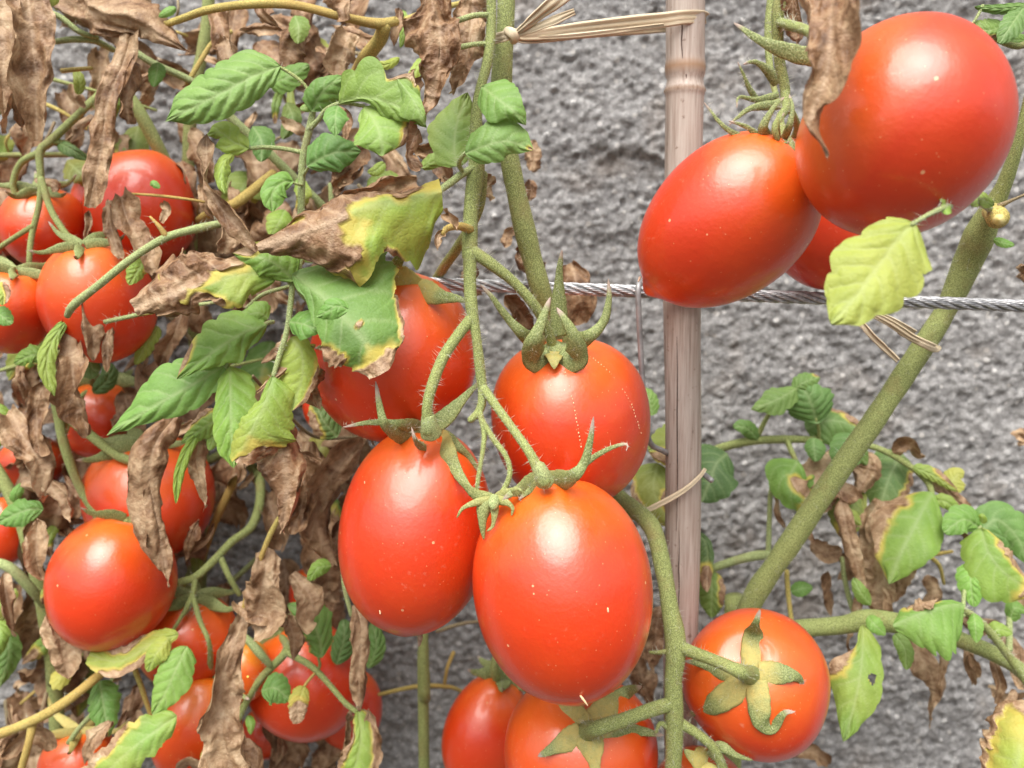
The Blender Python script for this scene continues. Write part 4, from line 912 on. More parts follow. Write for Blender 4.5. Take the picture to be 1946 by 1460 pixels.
leaf(C_, [(1985, 1335, .262), (1945, 1380, .255), (1915, 1430, .253), (1880, 1500, .255)], [10, 44, 62, 70, 40], [14, 50, 60, 56, 40], (.6, .9), (.1, .3), crum=.0013, ylw=.55, tint=(1.5, 1.4, 1.2), brown=[(.45, -1, .6, .42), (0, 0, .25, 1)], tone=.1, nu=80, nh=20, label='yellowing leaf with dry tan rim in the bottom corner by the wall')
tube('petiole', [(1990, 1325, .30), (1985, 1335, .262)], [9, 7], M['pale'], C_, 0)

# ------------------------------------------------------------------ left-hand plants
B = thing('tomato_plant', 'tomato plant of yellow and green stems with mostly withered leaves and the left clusters', 'tomato plant', (P(370, 1400, .395)[0], .395, 0), 'tomato plants along the wall')
THIN[B.name] = .68
tube('main_stem', [(398, -60, .385), (392, 60, .386), (368, 180, .388), (358, 300, .39), (362, 450, .392), (368, 620, .394), (385, 850, .396), (380, 1100, .398), (370, 1400, .398), G(370, .398)], [17, 17, 17, 17, 18, 18, 18, 18, 18, 18], M['stem'], B, 20, n=200)
tube('main_stem', [(-40, 840, .372), (25, 950, .368), (62, 1060, .366), (88, 1180, .366), (105, 1300, .368), (112, 1420, .37), G(112, .372)], [16, 18, 20, 20, 20, 20, 20], M['stem'], B, 25, n=180)
tube('main_stem', [(690, 560, .38), (760, 800, .385), (795, 1050, .37), (803, 1200, .362), (808, 1330, .362), (806, 1470, .364), G(806, .37)], [14, 15, 15, 15, 15, 15, 15], M['stem'], B, 25, n=180)
tube('side_stem', [(215, 150, .366), (255, 200, .367), (290, 260, .37), (325, 335, .376), (350, 420, .385)], [16, 19, 18, 17, 15], M['stem'], B, 25)
tube('side_stem', [(290, 55, .325), (340, 38, .318), (400, 18, .312), (480, 8, .308), (560, 10, .306), (650, 32, .306), (715, 45, .309), (752, 42, .315)], [8, 10, 11, 12, 12, 12, 14, 14], M['yellow'], B, 15)
tube('side_stem', [(730, 48, .311), (722, 75, .315), (695, 110, .322), (670, 150, .335)], [20, 20, 20, 17], M['yellow'], B, 15)
tube('side_stem', [(760, 42, .318), (820, 20, .33), (880, 5, .34), (940, -20, .345)], [9, 8, 8, 8], M['yellow'], B, 0)
tube('side_stem', [(245, 90, .345), (290, 120, .343), (345, 145, .343), (385, 165, .345)], [8, 10, 10, 9], M['pale'], B, 20)
tube('side_stem', [(385, 165, .345), (440, 225, .345), (520, 300, .35), (580, 360, .355), (625, 410, .36), (640, 470, .37)], [10, 13, 13, 13, 13, 12], M['pale'], B, 20)
tube('petiole', [(355, 160, .346), (385, 110, .349), (405, 80, .35), (440, 60, .352)], [7, 7, 6, 6], M['yellow'], B, 0)
tube('petiole', [(60, 15, .325), (110, 30, .323), (150, 60, .324), (185, 72, .33)], [7, 8, 8, 7], M['pale'], B, 20)
tube('petiole', [(100, 80, .33), (140, 75, .327), (180, 78, .33), (215, 95, .34)], [7, 9, 9, 8], M['pale'], B, 20)
tube('petiole', [(118, 135, .335), (145, 132, .332), (175, 130, .335)], [7, 6, 5], M['yellow'], B, 0)
tube('petiole', [(-15, 220, .32), (10, 205, .32), (35, 195, .324)], [9, 9, 8], M['pale'], B, 20)
tube('petiole', [(520, 330, .35), (450, 385, .34), (405, 402, .345), (362, 430, .385)], [14, 14, 10], M['yellow'], B, 0)
tube('petiole', [(640, 480, .345), (632, 420, .342), (628, 350, .342)], [8, 8, 7], M['pale'], B, 0)
tube('petiole', [(240, 368, .318), (300, 372, .314), (350, 378, .314), (388, 384, .318)], [3, 4, 4, 4], M['yellow'], B, 0)
# slanting branch across the left cluster
tube('side_stem', [(420, 425, .308), (370, 436, .302), (315, 452, .298), (250, 492, .296), (190, 540, .296), (140, 580, .298), (128, 600, .302)], [11, 11, 11, 11, 11, 12, 9], M['pale'], B, 60)
tube('petiole', [(316, 450, .298), (302, 430, .297), (285, 412, .298)], [10, 6, 3], M['yellow'], B, 30)
tube('petiole', [(200, 612, .305), (245, 602, .300), (300, 590, .298), (360, 582, .296), (470, 565, .290)], [7, 6, 6, 5, 5], M['pale'], B, 40)
tube('petiole', [(470, 585, .29), (500, 560, .284), (548, 545, .28)], [6, 6, 6], M['pale'], B, 40)
# left truss stalks
tube('fruit_truss', [(225, 165, .366), (185, 185, .358), (145, 222, .352), (95, 270, .348), (76, 290, .346), (78, 345, .344), (74, 390, .342), (60, 450, .340), (55, 500, .338)], [11, 11, 11, 12, 11, 9, 8, 8, 7], M['stem'], B, 30)
stalk('L3', [(78, 340, .344), (95, 395, .338), (118, 435, .332), (140, 462, .328)], [9, 9, 9, 11], B, hair=40)
stalk('L2', [(76, 290, .346), (40, 310, .35), (25, 350, .352), (35, 385, .353)], [10, 9, 9, 8], B, hair=20)
stalk('L4', [(62, 430, .340), (30, 450, .342), (0, 470, .345), (-30, 490, .345)], [8, 7, 7, 7], B, hair=20)
stalk('L1', [(95, 270, .348), (130, 275, .352), (165, 300, .358), (230, 310, .362), TOM['L1']['top']], [10, 10, 10, 9, 9], B, hair=20)
leaf(B, [(110, 270, .35), (140, 285, .347), (175, 305, .35)], 8, 14, tint=(.5, .6, .5), nu=30)
calyx('L3', 5, .018, 9, .8, .2, .0); calyx('L2', 5, .018, 9, .7, .9, .0); calyx('L4', 5, .018, 9, .7, .3, .0); pass
calyx('L7', 6, .024, 15, .5, .5, .0); calyx('L9', 5, .024, 12, .7, 1.1, .0); calyx('L8', 4, .022, 10, .6, .4, .0)
calyx('L10', 5, .026, 13, .4, .8, .0); calyx('L11', 5, .022, 12, .6, .6, .0); calyx('L14', 5, .022, 8, .9, .2, 2.0); calyx('L6', 5, .022, 14, .5, .2, .0)
tube('fruit_truss', [(85, 690, .352), (105, 745, .350), (128, 790, .348), (175, 830, .345), (225, 868, .342), (268, 880, .342)], [14, 14, 14, 14, 12, 15], M['stem'], B, 30)
stalk('L8', [(105, 760, .350), (118, 830, .348), (140, 900, .346), (165, 950, .342), (195, 990, .334), TOM['L8']['top']], [13, 13, 12, 12, 11, 12], B, hair=30)
stalk('L6', [(128, 790, .348), (120, 830, .36), (150, 760, .37), TOM['L6']['top']], [8, 8, 8, 8], B, hair=0)
stalk('L7', [(230, 868, .342), (262, 878, .340), TOM['L7']['top'] - TOM['L7']['ax'] * .001], [11, 12, 14], B, hair=30)
tube('fruit_truss', [(386, 880, .394), (440, 862, .388), (488, 900, .378), (494, 950, .368), (478, 1000, .36), (440, 1030, .352), (410, 1062, .345), (372, 1096, .340), (335, 1110, .338), (312, 1135, .337)], [12, 13, 14, 13, 12, 11, 11, 10, 10, 9], M['stem'], B, 60)
stalk('L9', [(372, 1096, .340), (366, 1130, .337), (350, 1165, .335), TOM['L9']['top'] + TOM['L9']['ax'] * .001], [8, 8, 7, 9], B, hair=60)
stalk('L10', [(366, 1130, .337), (380, 1180, .333), (398, 1225, .33), TOM['L10']['top']], [8, 7, 7, 10], B, hair=60)
tube('truss_tip', [(362, 1145, .336), (340, 1180, .333), (320, 1215, .332), (314, 1245, .333)], [6, 5, 5, 4], M['stem'], B, 50)
tube('truss_tip', [(420, 1062, .346), (435, 1095, .343), (455, 1130, .345)], [9, 8, 7], M['stem'], B, 30)
stalk('L11', [(440, 1395, .335), (470, 1330, .333), (500, 1285, .332), (545, 1235, .336), TOM['L11']['top']], [10, 10, 11, 11, 11], B, hair=50)
tube('petiole', [(545, 1240, .334), (590, 1265, .328), (625, 1300, .323), (655, 1335, .320), (680, 1355, .319)], [9, 9, 8, 8, 7], M['stem'], B, 60)
tube('petiole', [(440, 1188, .332), (475, 1220, .330), (495, 1243, .329), (515, 1266, .331)], [5, 11, 12, 8], M['pale'], B, 30)
tube('petiole', [(605, 1275, .326), (608, 1262, .324), (605, 1250, .322)], [4, 4, 4], M['stem'], B, 0)
tube('petiole', [(598, 1280, .325), (585, 1295, .323), (578, 1305, .322)], [4, 4, 4], M['yellow'], B, 0)
tube('petiole', [(530, 985, .302), (512, 1020, .300), (492, 1070, .299), (470, 1130, .300), (462, 1165, .302)], [7, 8, 7, 7, 7], M['yellow'], B, 15)
tube('petiole', [(470, 862, .385), (452, 900, .377), (430, 945, .372), (405, 1000, .375), (385, 1060, .39)], [10, 11, 10], M['yellow'], B, 0)
tube('side_stem', [(-30, 1405, .318), (40, 1380, .314), (100, 1350, .312), (150, 1315, .314), (190, 1282, .320), (230, 1255, .330)], [14, 14, 14, 13, 10], M['yellow'], B, 20)
tube('petiole', [(62, 1375, .314), (55, 1410, .312), (38, 1470, .312)], [12, 11, 10], M['yellow'], B, 0)
tube('petiole', [(255, 1270, .330), (270, 1310, .328), (288, 1365, .328)], [7, 7, 6], M['yellow'], B, 0)
tube('petiole', [(215, 1290, .335), (180, 1350, .331), (150, 1385, .33), (130, 1412, .33)], [7, 7, 7, 8], M['pale'], B, 0)
tube('petiole', [(-20, 1065, .35), (20, 1080, .348), (60, 1120, .352), (85, 1150, .36)], [13, 14, 14, 12], M['pale'], B, 20)
tube('petiole', [(650, 1075, .32), (655, 1120, .316), (668, 1170, .315)], [5, 6, 6], M['pale'], B, 20)
tube('petiole', [(720, 1320, .385), (790, 1305, .38), (850, 1305, .38), (880, 1315, .385)], [5, 6, 6, 5], M['yellow'], B, 0)
tube('petiole', [(845, 1300, .38), (850, 1270, .38), (862, 1240, .385)], [5, 5, 6], M['yellow'], B, 0)
tube('petiole', [(830, 1200, .37), (880, 1185, .372), (930, 1180, .378)], [6, 5, 5], M['woody'], B, 0)
tube('petiole', [(480, 715, .30), (540, 780, .32), (600, 830, .34), (690, 830, .36)], [5, 5, 5, 4], M['woody'], B, 0)
tube('petiole', [(690, 850, .345), (640, 880, .34), (585, 925, .338), (530, 975, .335)], [5, 5, 5, 5], M['woody'], B, 0)

# upper green compound leaf
tube('petiole', [(572, 500, .272), (572, 440, .271), (573, 360, .270), (576, 300, .269), (588, 245, .268), (596, 205, .268)], [10, 10, 10, 10, 10, 8], M['pale'], B, 110, hl=.6)
tube('petiole', [(585, 248, .268), (605, 228, .266), (620, 208, .264), (650, 196, .261), (692, 202, .259)], [9, 7, 6, 5, 5], M['pale'], B, 80, hl=.6)
tube('petiole', [(594, 205, .268), (585, 170, .268), (560, 145, .268), (530, 127, .268)], [6, 5, 5, 4], M['stem'], B, 40, hl=.6)
tube('petiole', [(574, 290, .269), (540, 283, .268), (500, 280, .267), (470, 283, .266)], [7, 6, 6, 5], M['pale'], B, 60, hl=.6)
tube('petiole', [(575, 352, .269), (565, 350, .267), (553, 346, .266)], [4, 4, 3], M['pale'], B, 0)
tube('petiole', [(577, 332, .269), (584, 322, .266), (588, 314, .265)], [5, 4, 4], M['pale'], B, 0)
leaf(B, [(532, 126, .267), (480, 150, .263), (420, 188, .261), (333, 240, .263)], [3, 34, 44, 44, 40, 28, 1], [3, 50, 52, 50, 46, 34, 1], (.45, .5), (.15, .15), serr=.09, nteeth=6, nv_=7, nu=96, nh=22, tint=(.95, 1.05, 1.35), quilt=.0011, label='large veined green leaflet pointing down to the withered leaves')
leaf(B, [(594, 208, .266), (605, 180, .262), (625, 155, .260), (655, 140, .262)], [3, 26, 24, 14, 2], [3, 34, 38, 22, 2], (.5, .5), serr=.06, nv_=4, tint=(.7, .85, .7))
leaf(B, [(645, 196, .2585), (690, 185, .255), (735, 195, .253), (775, 215, .253), (812, 245, .256)], [4, 52, 70, 44, 62, 20, 2], [3, 6, 10, 26, 24, 14, 2], ([.3, .4, .6], .6), ([-.25, -.2, 0], .1), serr=.20, nteeth=4, nv_=5, ylw=.06, nu=80, nh=18, tint=(.85, .95, .55), brown=[(.6, .98, .12, .12)], label='lobed dark green leaf half folding over its lower lobe')
leaf(B, [(692, 203, .2575), (715, 235, .2545), (728, 270, .2535), (732, 302, .2555)], [2, 40, 62, 50, 4], [2, 28, 46, 42, 4], (.4, .4), serr=.08, nteeth=3, nv_=4, ylw=.05, tint=(1.05, 1.15, 1.1), nu=70, nh=18, brown=[(.75, 1, .25, .3)])
leaf(B, [(755, 150, .2535), (785, 190, .2515), (805, 225, .252), (812, 245, .254)], [2, 8, 12, 8, 1], [2, 20, 36, 26, 1], (.4, .5), (.2, .4), serr=.05, tint=(1.2, 1.2, 1.7), quilt=.0003)
wither(B, [(795, 245, .2535), (782, 275, .251), (778, 300, .251), (800, 320, .252)], 16, (1.2, 1.2), .0010, tone=.7, nu=60)
leaf(B, [(641, 202, .2565), (640, 225, .253), (643, 263, .254)], [2, 20, 23, 14, 1], [2, 20, 22, 14, 1], (.5, .5), serr=.04, nv_=4, tint=(.75, .95, 1.1), quilt=.0007)
leaf(B, [(586, 314, .264), (610, 300, .2605), (640, 288, .259), (684, 286, .261)], [3, 34, 40, 24, 1], [3, 26, 38, 30, 1], (.5, .5), serr=.06, nv_=5, tint=(.65, .85, .95), quilt=.0008)
leaf(B, [(556, 345, .265), (535, 348, .2625), (520, 370, .2615), (524, 404, .263)], [2, 18, 28, 24, 2], [2, 20, 22, 16, 2], (.5, .5), serr=.05, nv_=4, tint=(.9, 1.1, 1), quilt=.0007)
leaf(B, [(595, 205, .267), (583, 205, .265), (570, 207, .265)], 9, nu=24, nh=7)
leaf(B, [(472, 282, .2655), (440, 268, .263), (415, 250, .262), (388, 256, .264)], [3, 22, 26, 16, 2], [3, 20, 26, 18, 2], (.6, .6), serr=.05, nv_=4, ylw=.08, tint=(1.35, 1.3, 1.2), quilt=.0007, nu=60)
leaf(B, [(445, 290, .2645), (428, 310, .262), (428, 345, .262), (438, 372, .263)], [2, 12, 16, 10, 1], [2, 10, 12, 8, 1], (.8, .8), ylw=.1, tint=(1.5, 1.45, 1.5))
wither(B, [(392, 255, .263), (395, 300, .262), (400, 350, .262), (430, 400, .262), (465, 440, .262), (495, 478, .263)], 24, (1.1, 1.3), .0010, tone=.75, twist=[0, .8, .3, -.4], nu=110, nh=20, label='narrow twisted brown leaf below the pale folded leaflet')
for (m, wl, wr, tn, yl) in (([(510, 155, .32), (540, 150, .316), (585, 120, .316)], 22, 26, (.8, .95, .8), 0), ([(480, 240, .33), (500, 270, .327), (505, 312, .328)], 24, 22, (.6, .75, .7), 0),
                            ([(540, 400, .33), (535, 420, .326), (520, 450, .327)], 24, 26, (1, 1.1, .7), .2), ([(545, 195, .34), (560, 230, .337), (545, 270, .338)], 16, 20, (.55, .65, .5), .1),
                            ([(300, 120, .33), (302, 140, .328), (300, 170, .329)], 15, 15, (.7, .95, .9), 0), ([(800, 320, .30), (840, 300, .298), (880, 302, .30)], 16, 14, (.9, 1, .8), .1),
                            ([(730, 310, .31), (715, 325, .308), (700, 328, .309)], 12, 10, (1, 1, .6), .2), ([(760, 340, .33), (720, 345, .327), (700, 365, .328)], 22, 18, (.7, .8, .5), .1),
                            ([(760, 110, .305), (735, 125, .302), (705, 120, .303)], 10, 8, (1.4, 1.3, .9), .4), ([(800, 110, .30), (790, 140, .298), (770, 170, .299)], 12, 10, (1.2, 1.2, .7), .3),
                            ([(560, 30, .33), (570, 55, .328), (572, 90, .329)], 20, 18, (.7, .8, .6), .1), ([(150, 180, .34), (145, 150, .338), (130, 125, .338)], 10, 10, (1, 1, .5), .4),
                            ([(170, 0, .33), (195, 5, .328), (225, -15, .33)], 12, 10, (.9, 1.1, .8), .0), ([(165, 25, .33), (200, 60, .325), (225, 75, .328)], 7, 7, (.7, 1, .5), .0),
                            ([(765, 20, .33), (770, 60, .328), (765, 100, .33)], 10, 8, (1, 1.1, .7), .1), ([(335, 15, .32), (320, 25, .319), (305, 35, .32)], 9, 9, (.8, 1, .9), 0)):
    leaf(B, m, wl, wr, tint=tn, ylw=yl, nu=36, nh=9)

# middle hanging compound leaf
tube('petiole', [(556, 540, .262), (552, 580, .261), (545, 630, .260), (530, 680, .259), (518, 720, .258)], [8, 8, 8, 8, 6], M['pale'], B, 110, hl=.6)
tube('petiole', [(572, 480, .271), (568, 510, .268), (556, 542, .262)], [9, 8, 8], M['pale'], B, 60, hl=.6)
tube('petiole', [(556, 542, .262), (540, 528, .262), (510, 524, .262)], [7, 6, 5], M['pale'], B, 40, hl=.6)
tube('petiole', [(556, 540, .262), (580, 536, .261), (605, 555, .259)], [7, 6, 5], M['stem'], B, 30, hl=.6)
leaf(B, [(525, 528, .262), (470, 520, .257), (400, 538, .2545), (330, 560, .2545), (265, 585, .258)], [4, 44, 56, 30, 46, 32, 14], [4, 32, 38, 66, 76, 62, 26], ([.6, .8, 1.2], [.7, .8, 1.2]), (.1, .1), crum=.0018, serr=.10, ylw=.18, nu=96, nh=22, tint=(.85, 1.0, .5), tone=.75,
     brown=[(.95, 0, .30, 1.2), (.60, -.75, .48, .62), (.60, .85, .22, .50)], label='two tone leaf of yellow green and crumpled brown over the left tomatoes')
leaf(B, [(556, 532, .2605), (525, 505, .257), (490, 490, .255), (435, 480, .257)], [3, 24, 30, 18, 2], [3, 40, 44, 26, 2], (.7, .8), (.2, .2), ylw=.05, tint=(.7, .9, .35), brown=[(.9, -.4, .28, .5), (.35, -1, .16, .35)], nu=64, nh=16)
wither(B, [(560, 475, .2555), (530, 465, .2545), (500, 465, .2555)], 16, crum=.0012, tone=.7, nu=50)
leaf(B, [(560, 524, .259), (605, 555, .254), (650, 595, .2515), (700, 645, .2505), (738, 700, .253)], [6, 84, 122, 118, 92, 62, 30], [4, 20, 40, 56, 66, 54, 26], ([.7, .5, .9], [.8, .5, .9]), (.12, .1), crum=.0014, serr=.13, nteeth=3, nv_=5, ylw=.0, nu=100, nh=24, tint=(.72, .88, .72), tone=.25,
     brown=[(1.04, 0, .17, 1.5), (.70, -.88, .13, .36), (.64, .12, .016, .07), (.80, 1.0, .22, .16)], label='large dark green leaf with a brown curled rim and a spot over a tomato')
leaf(B, [(550, 612, .2585), (572, 615, .2555), (595, 622, .2545), (616, 624, .256)], [3, 22, 26, 14, 1], [3, 22, 28, 16, 1], (.6, .6), serr=.03, nv_=4, tint=(.7, .95, .75), quilt=.0008)
leaf(B, [(662, 588, .2375), (640, 582, .2362), (622, 592, .2360), (602, 602, .237)], [2, 20, 22, 14, 1], [2, 12, 18, 12, 1], (.6, .6), serr=.03, nv_=4, tint=(.72, .95, .72))
leaf(B, [(553, 640, .262), (575, 665, .262), (582, 710, .264), (570, 770, .267)], [3, 20, 28, 24, 6], [3, 44, 46, 34, 6], (.4, .4), ylw=.2, tint=(1.4, 1.35, 1.2), brown=[(.75, .9, .35, .35)], quilt=.0004)
leaf(B, [(518, 715, .2575), (508, 765, .254), (488, 815, .2525), (470, 868, .2545)], [3, 50, 76, 72, 34], [3, 10, 22, 24, 14], ([.6, .5, .6], .8), (.15, .3), crum=.0012, ylw=.22, nu=80, nh=20, tint=(.95, 1.05, .55), brown=[(1.05, .5, .25, .9)], tone=.95, label='yellow green leaf ending in a dark brown crumpled tip')
leaf(B, [(600, 655, .264), (560, 690, .262), (500, 740, .261)], 6, 12, crum=.001, brown=[(.5, 0, .7, 1)], tone=.9)
wither(B, [(490, 810, .2575), (530, 850, .256), (550, 920, .256), (545, 1000, .258)], [20, 50, 54, 44, 20, 4], (1.0, 1.1), .0017, tone=.85, nu=110, nh=24, shape='ovate', label='dark crumpled brown leaf hanging beside the front tomatoes')
wither(B, [(595, 690, .268), (590, 730, .267), (605, 770, .269)], 30, (.8, .8), .0014, tone=.7)
# left green compound
tube('petiole', [(520, 612, .278), (500, 618, .277), (470, 650, .276), (440, 685, .275), (430, 700, .275)], [6, 6, 6, 6, 5], M['pale'], B, 60, hl=.6)
leaf(B, [(508, 618, .276), (465, 632, .273), (415, 665, .2715), (354, 714, .274)], [2, 26, 42, 30, 12, 1], [2, 42, 48, 44, 26, 1], (.5, .5), (.15, .15), serr=.14, nteeth=4, nv_=5, ylw=.04, nu=80, nh=20, tint=(.95, 1.12, 1.0), brown=[(.88, -.85, .2, .4)], quilt=.001)
leaf(B, [(432, 690, .276), (380, 725, .274), (310, 765, .273), (227, 818, .276)], [2, 34, 40, 28, 14, 1], [2, 42, 58, 46, 20, 1], (.45, .5), (.15, .15), serr=.10, nteeth=5, nv_=6, nu=90, nh=20, tint=(.88, 1.08, 1.15), quilt=.001, label='long pointed green leaflet above the lower left tomatoes')
leaf(B, [(437, 695, .2745), (445, 750, .271), (455, 815, .270), (468, 872, .272)], [2, 40, 44, 34, 1], [2, 24, 30, 26, 1], (.5, .5), (.15, .15), serr=.08, nteeth=5, nv_=6, ylw=.1, nu=80, nh=18, tint=(1.0, 1.2, .8), quilt=.001)
leaf(B, [(510, 605, .279), (490, 595, .277), (465, 600, .277)], 18, 22, tint=(1.05, 1.15, 1), nu=36, nh=9)
leaf(B, [(425, 790, .288), (395, 808, .285), (352, 838, .287)], [2, 18, 20, 14, 1], [2, 26, 24, 12, 1], (.5, .5), ylw=.08, tint=(1.1, 1.2, 1.1), brown=[(.4, -1, .3, .4)])
leaf(B, [(385, 815, .286), (362, 850, .283), (352, 895, .283), (355, 940, .285)], 11, 9, (1.0, 1.0), ylw=.12, tint=(1.1, 1.2, .6))
wither(B, [(385, 825, .287), (375, 870, .286), (385, 910, .286), (398, 960, .288)], 22, (.9, 1.1), .0010, tone=.25, nu=70)
leaf(B, [(420, 835, .286), (408, 830, .284), (400, 855, .284)], 14, 12, tint=(1.2, 1.2, 1.2), nu=30, nh=8)
# lower small green leaves
for (m, wl, wr, tn, yl, brn) in (
        ([(612, 1250, .321), (600, 1215, .317), (575, 1185, .316), (536, 1165, .318)], [2, 20, 28, 18, 2], [2, 24, 34, 22, 2], (.8, 1.0, 1.05), 0, [(.5, .95, .4, .2)]),
        ([(500, 1312, .322), (522, 1310, .319), (552, 1328, .321)], 24, 24, (.72, .95, .95), 0, []),
        ([(578, 1304, .321), (570, 1330, .319), (572, 1362, .32)], 18, 18, (1.3, 1.25, .8), .4, [(.9, 0, .45, 1.1)]),
        ([(355, 1228, .318), (340, 1265, .314), (325, 1305, .314), (310, 1330, .316)], [2, 30, 34, 22, 2], [2, 26, 30, 22, 2], (.95, 1.15, 1.1), .05, []),
        ([(335, 1362, .306), (300, 1385, .302), (250, 1420, .301), (190, 1475, .303)], [2, 26, 34, 40, 34], [2, 30, 36, 36, 34], (.9, 1.1, .9), .15, [(.75, -1, .3, .4)]),
        ([(188, 1295, .325), (200, 1325, .322), (222, 1380, .323)], 28, 24, (.7, .9, .8), .0, [(1, -.5, .2, .6)]),
        ([(340, 1205, .32), (290, 1222, .317), (235, 1250, .315), (175, 1240, .317)], [2, 15, 21, 22, 12], [2, 17, 22, 18, 10], (1.05, 1.15, .6), .25, [(.5, .9, .4, .45), (.6, -.9, .3, .4)]),
        ([(320, 1215, .316), (300, 1240, .314), (290, 1265, .315)], 20, 18, (1.2, 1.2, .8), .25, []),
        ([(82, 968, .335), (50, 970, .332), (0, 990, .333)], [2, 20, 24, 18, 1], [2, 14, 22, 18, 1], (.75, .98, .95), 0, []),
        ([(30, 955, .34), (28, 940, .338), (34, 922, .338)], 11, 11, (.8, 1.1, .9), 0, []),
        ([(80, 685, .325), (60, 675, .322), (28, 690, .322)], 22, 18, (.85, 1.05, .7), .08, [(.1, 1, .2, .3)]),
        ([(-15, 590, .31), (5, 600, .307), (30, 615, .308)], 16, 18, (.75, 1.0, 1.0), 0, []),
        ([(-10, 540, .31), (10, 555, .307), (15, 580, .307)], 12, 14, (1.1, 1.2, .8), .2, [(.6, .8, .4, .7)]),
        ([(130, 605, .312), (108, 650, .308), (110, 700, .308), (135, 745, .31)], [2, 10, 14, 12, 2], [2, 12, 16, 10, 2], (.8, 1.0, .5), .15, []),
        ([(275, 490, .318), (268, 510, .315), (255, 540, .316)], 18, 20, (1.0, 1.15, .7), .15, [(.2, .8, .3, .4)]),
        ([(300, 620, .34), (285, 650, .337), (270, 690, .338)], 18, 14, (1.2, 1.25, .9), .2, []),
        ([(130, 590, .32), (150, 600, .317), (170, 625, .318)], 20, 18, (.55, .7, .55), 0, []),
        ([(170, 680, .345), (180, 700, .343), (195, 705, .343)], 20, 20, (.5, .65, .45), .05, []),
        ([(-10, 770, .34), (5, 800, .337), (10, 850, .338)], 20, 14, (.8, 1, .5), .15, []),
        ([(680, 1350, .318), (688, 1395, .314), (680, 1440, .314), (660, 1480, .316)], [3, 30, 42, 40, 30], [3, 14, 26, 30, 20], (1.0, 1.2, .75), .15, [(.4, .9, .4, .3), (.6, -1, .4, .35)]),
        ([(640, 1260, .345), (650, 1220, .342), (645, 1190, .343)], 20, 24, (.55, .7, .65), 0, []),
        ([(700, 1270, .34), (712, 1235, .337), (700, 1195, .338)], 16, 18, (.6, .78, .65), .03, []),
        ([(660, 1130, .335), (670, 1110, .332), (672, 1080, .333)], 16, 14, (.75, .95, .7), .02, []),
        ([(630, 1075, .318), (605, 1080, .315), (588, 1100, .316)], 14, 14, (1.0, 1.15, .75), .1, []),
        ([(470, 1360, .335), (478, 1375, .333), (480, 1390, .333)], 8, 8, (1, 1.2, .8), .1, []),
        ([(640, 830, .33), (610, 800, .327), (590, 760, .328)], 24, 28, (.5, .6, .4), .05, [(.5, .8, .3, .4)]),
        ([(285, 352, .312), (292, 350, .311), (305, 358, .312)], 7, 7, (.8, 1.05, .8), 0, []),
        ([(10, 1200, .35), (25, 1240, .347), (20, 1290, .348)], 22, 22, (.6, .75, .6), .05, []),
        ([(-5, 1180, .34), (5, 1210, .338), (-5, 1250, .34)], 18, 18, (1, 1.1, .8), .1, []),
        ([(130, 1270, .335), (118, 1285, .333), (100, 1280, .334)], 18, 16, (1, .95, .5), .5, [(.5, -.8, .3, .4)]),
        ([(420, 1410, .325), (400, 1430, .322), (395, 1470, .323)], 14, 14, (1.2, 1.25, .9), .25, []),
        ([(180, 745, .36), (200, 720, .358), (190, 690, .358)], 16, 18, (.5, .6, .4), .0, [])):
    leaf(B, m, wl, wr, tint=tn, ylw=yl, brown=brn, nu=52, nh=13, crum=.001, tone=.3, quilt=.0008)

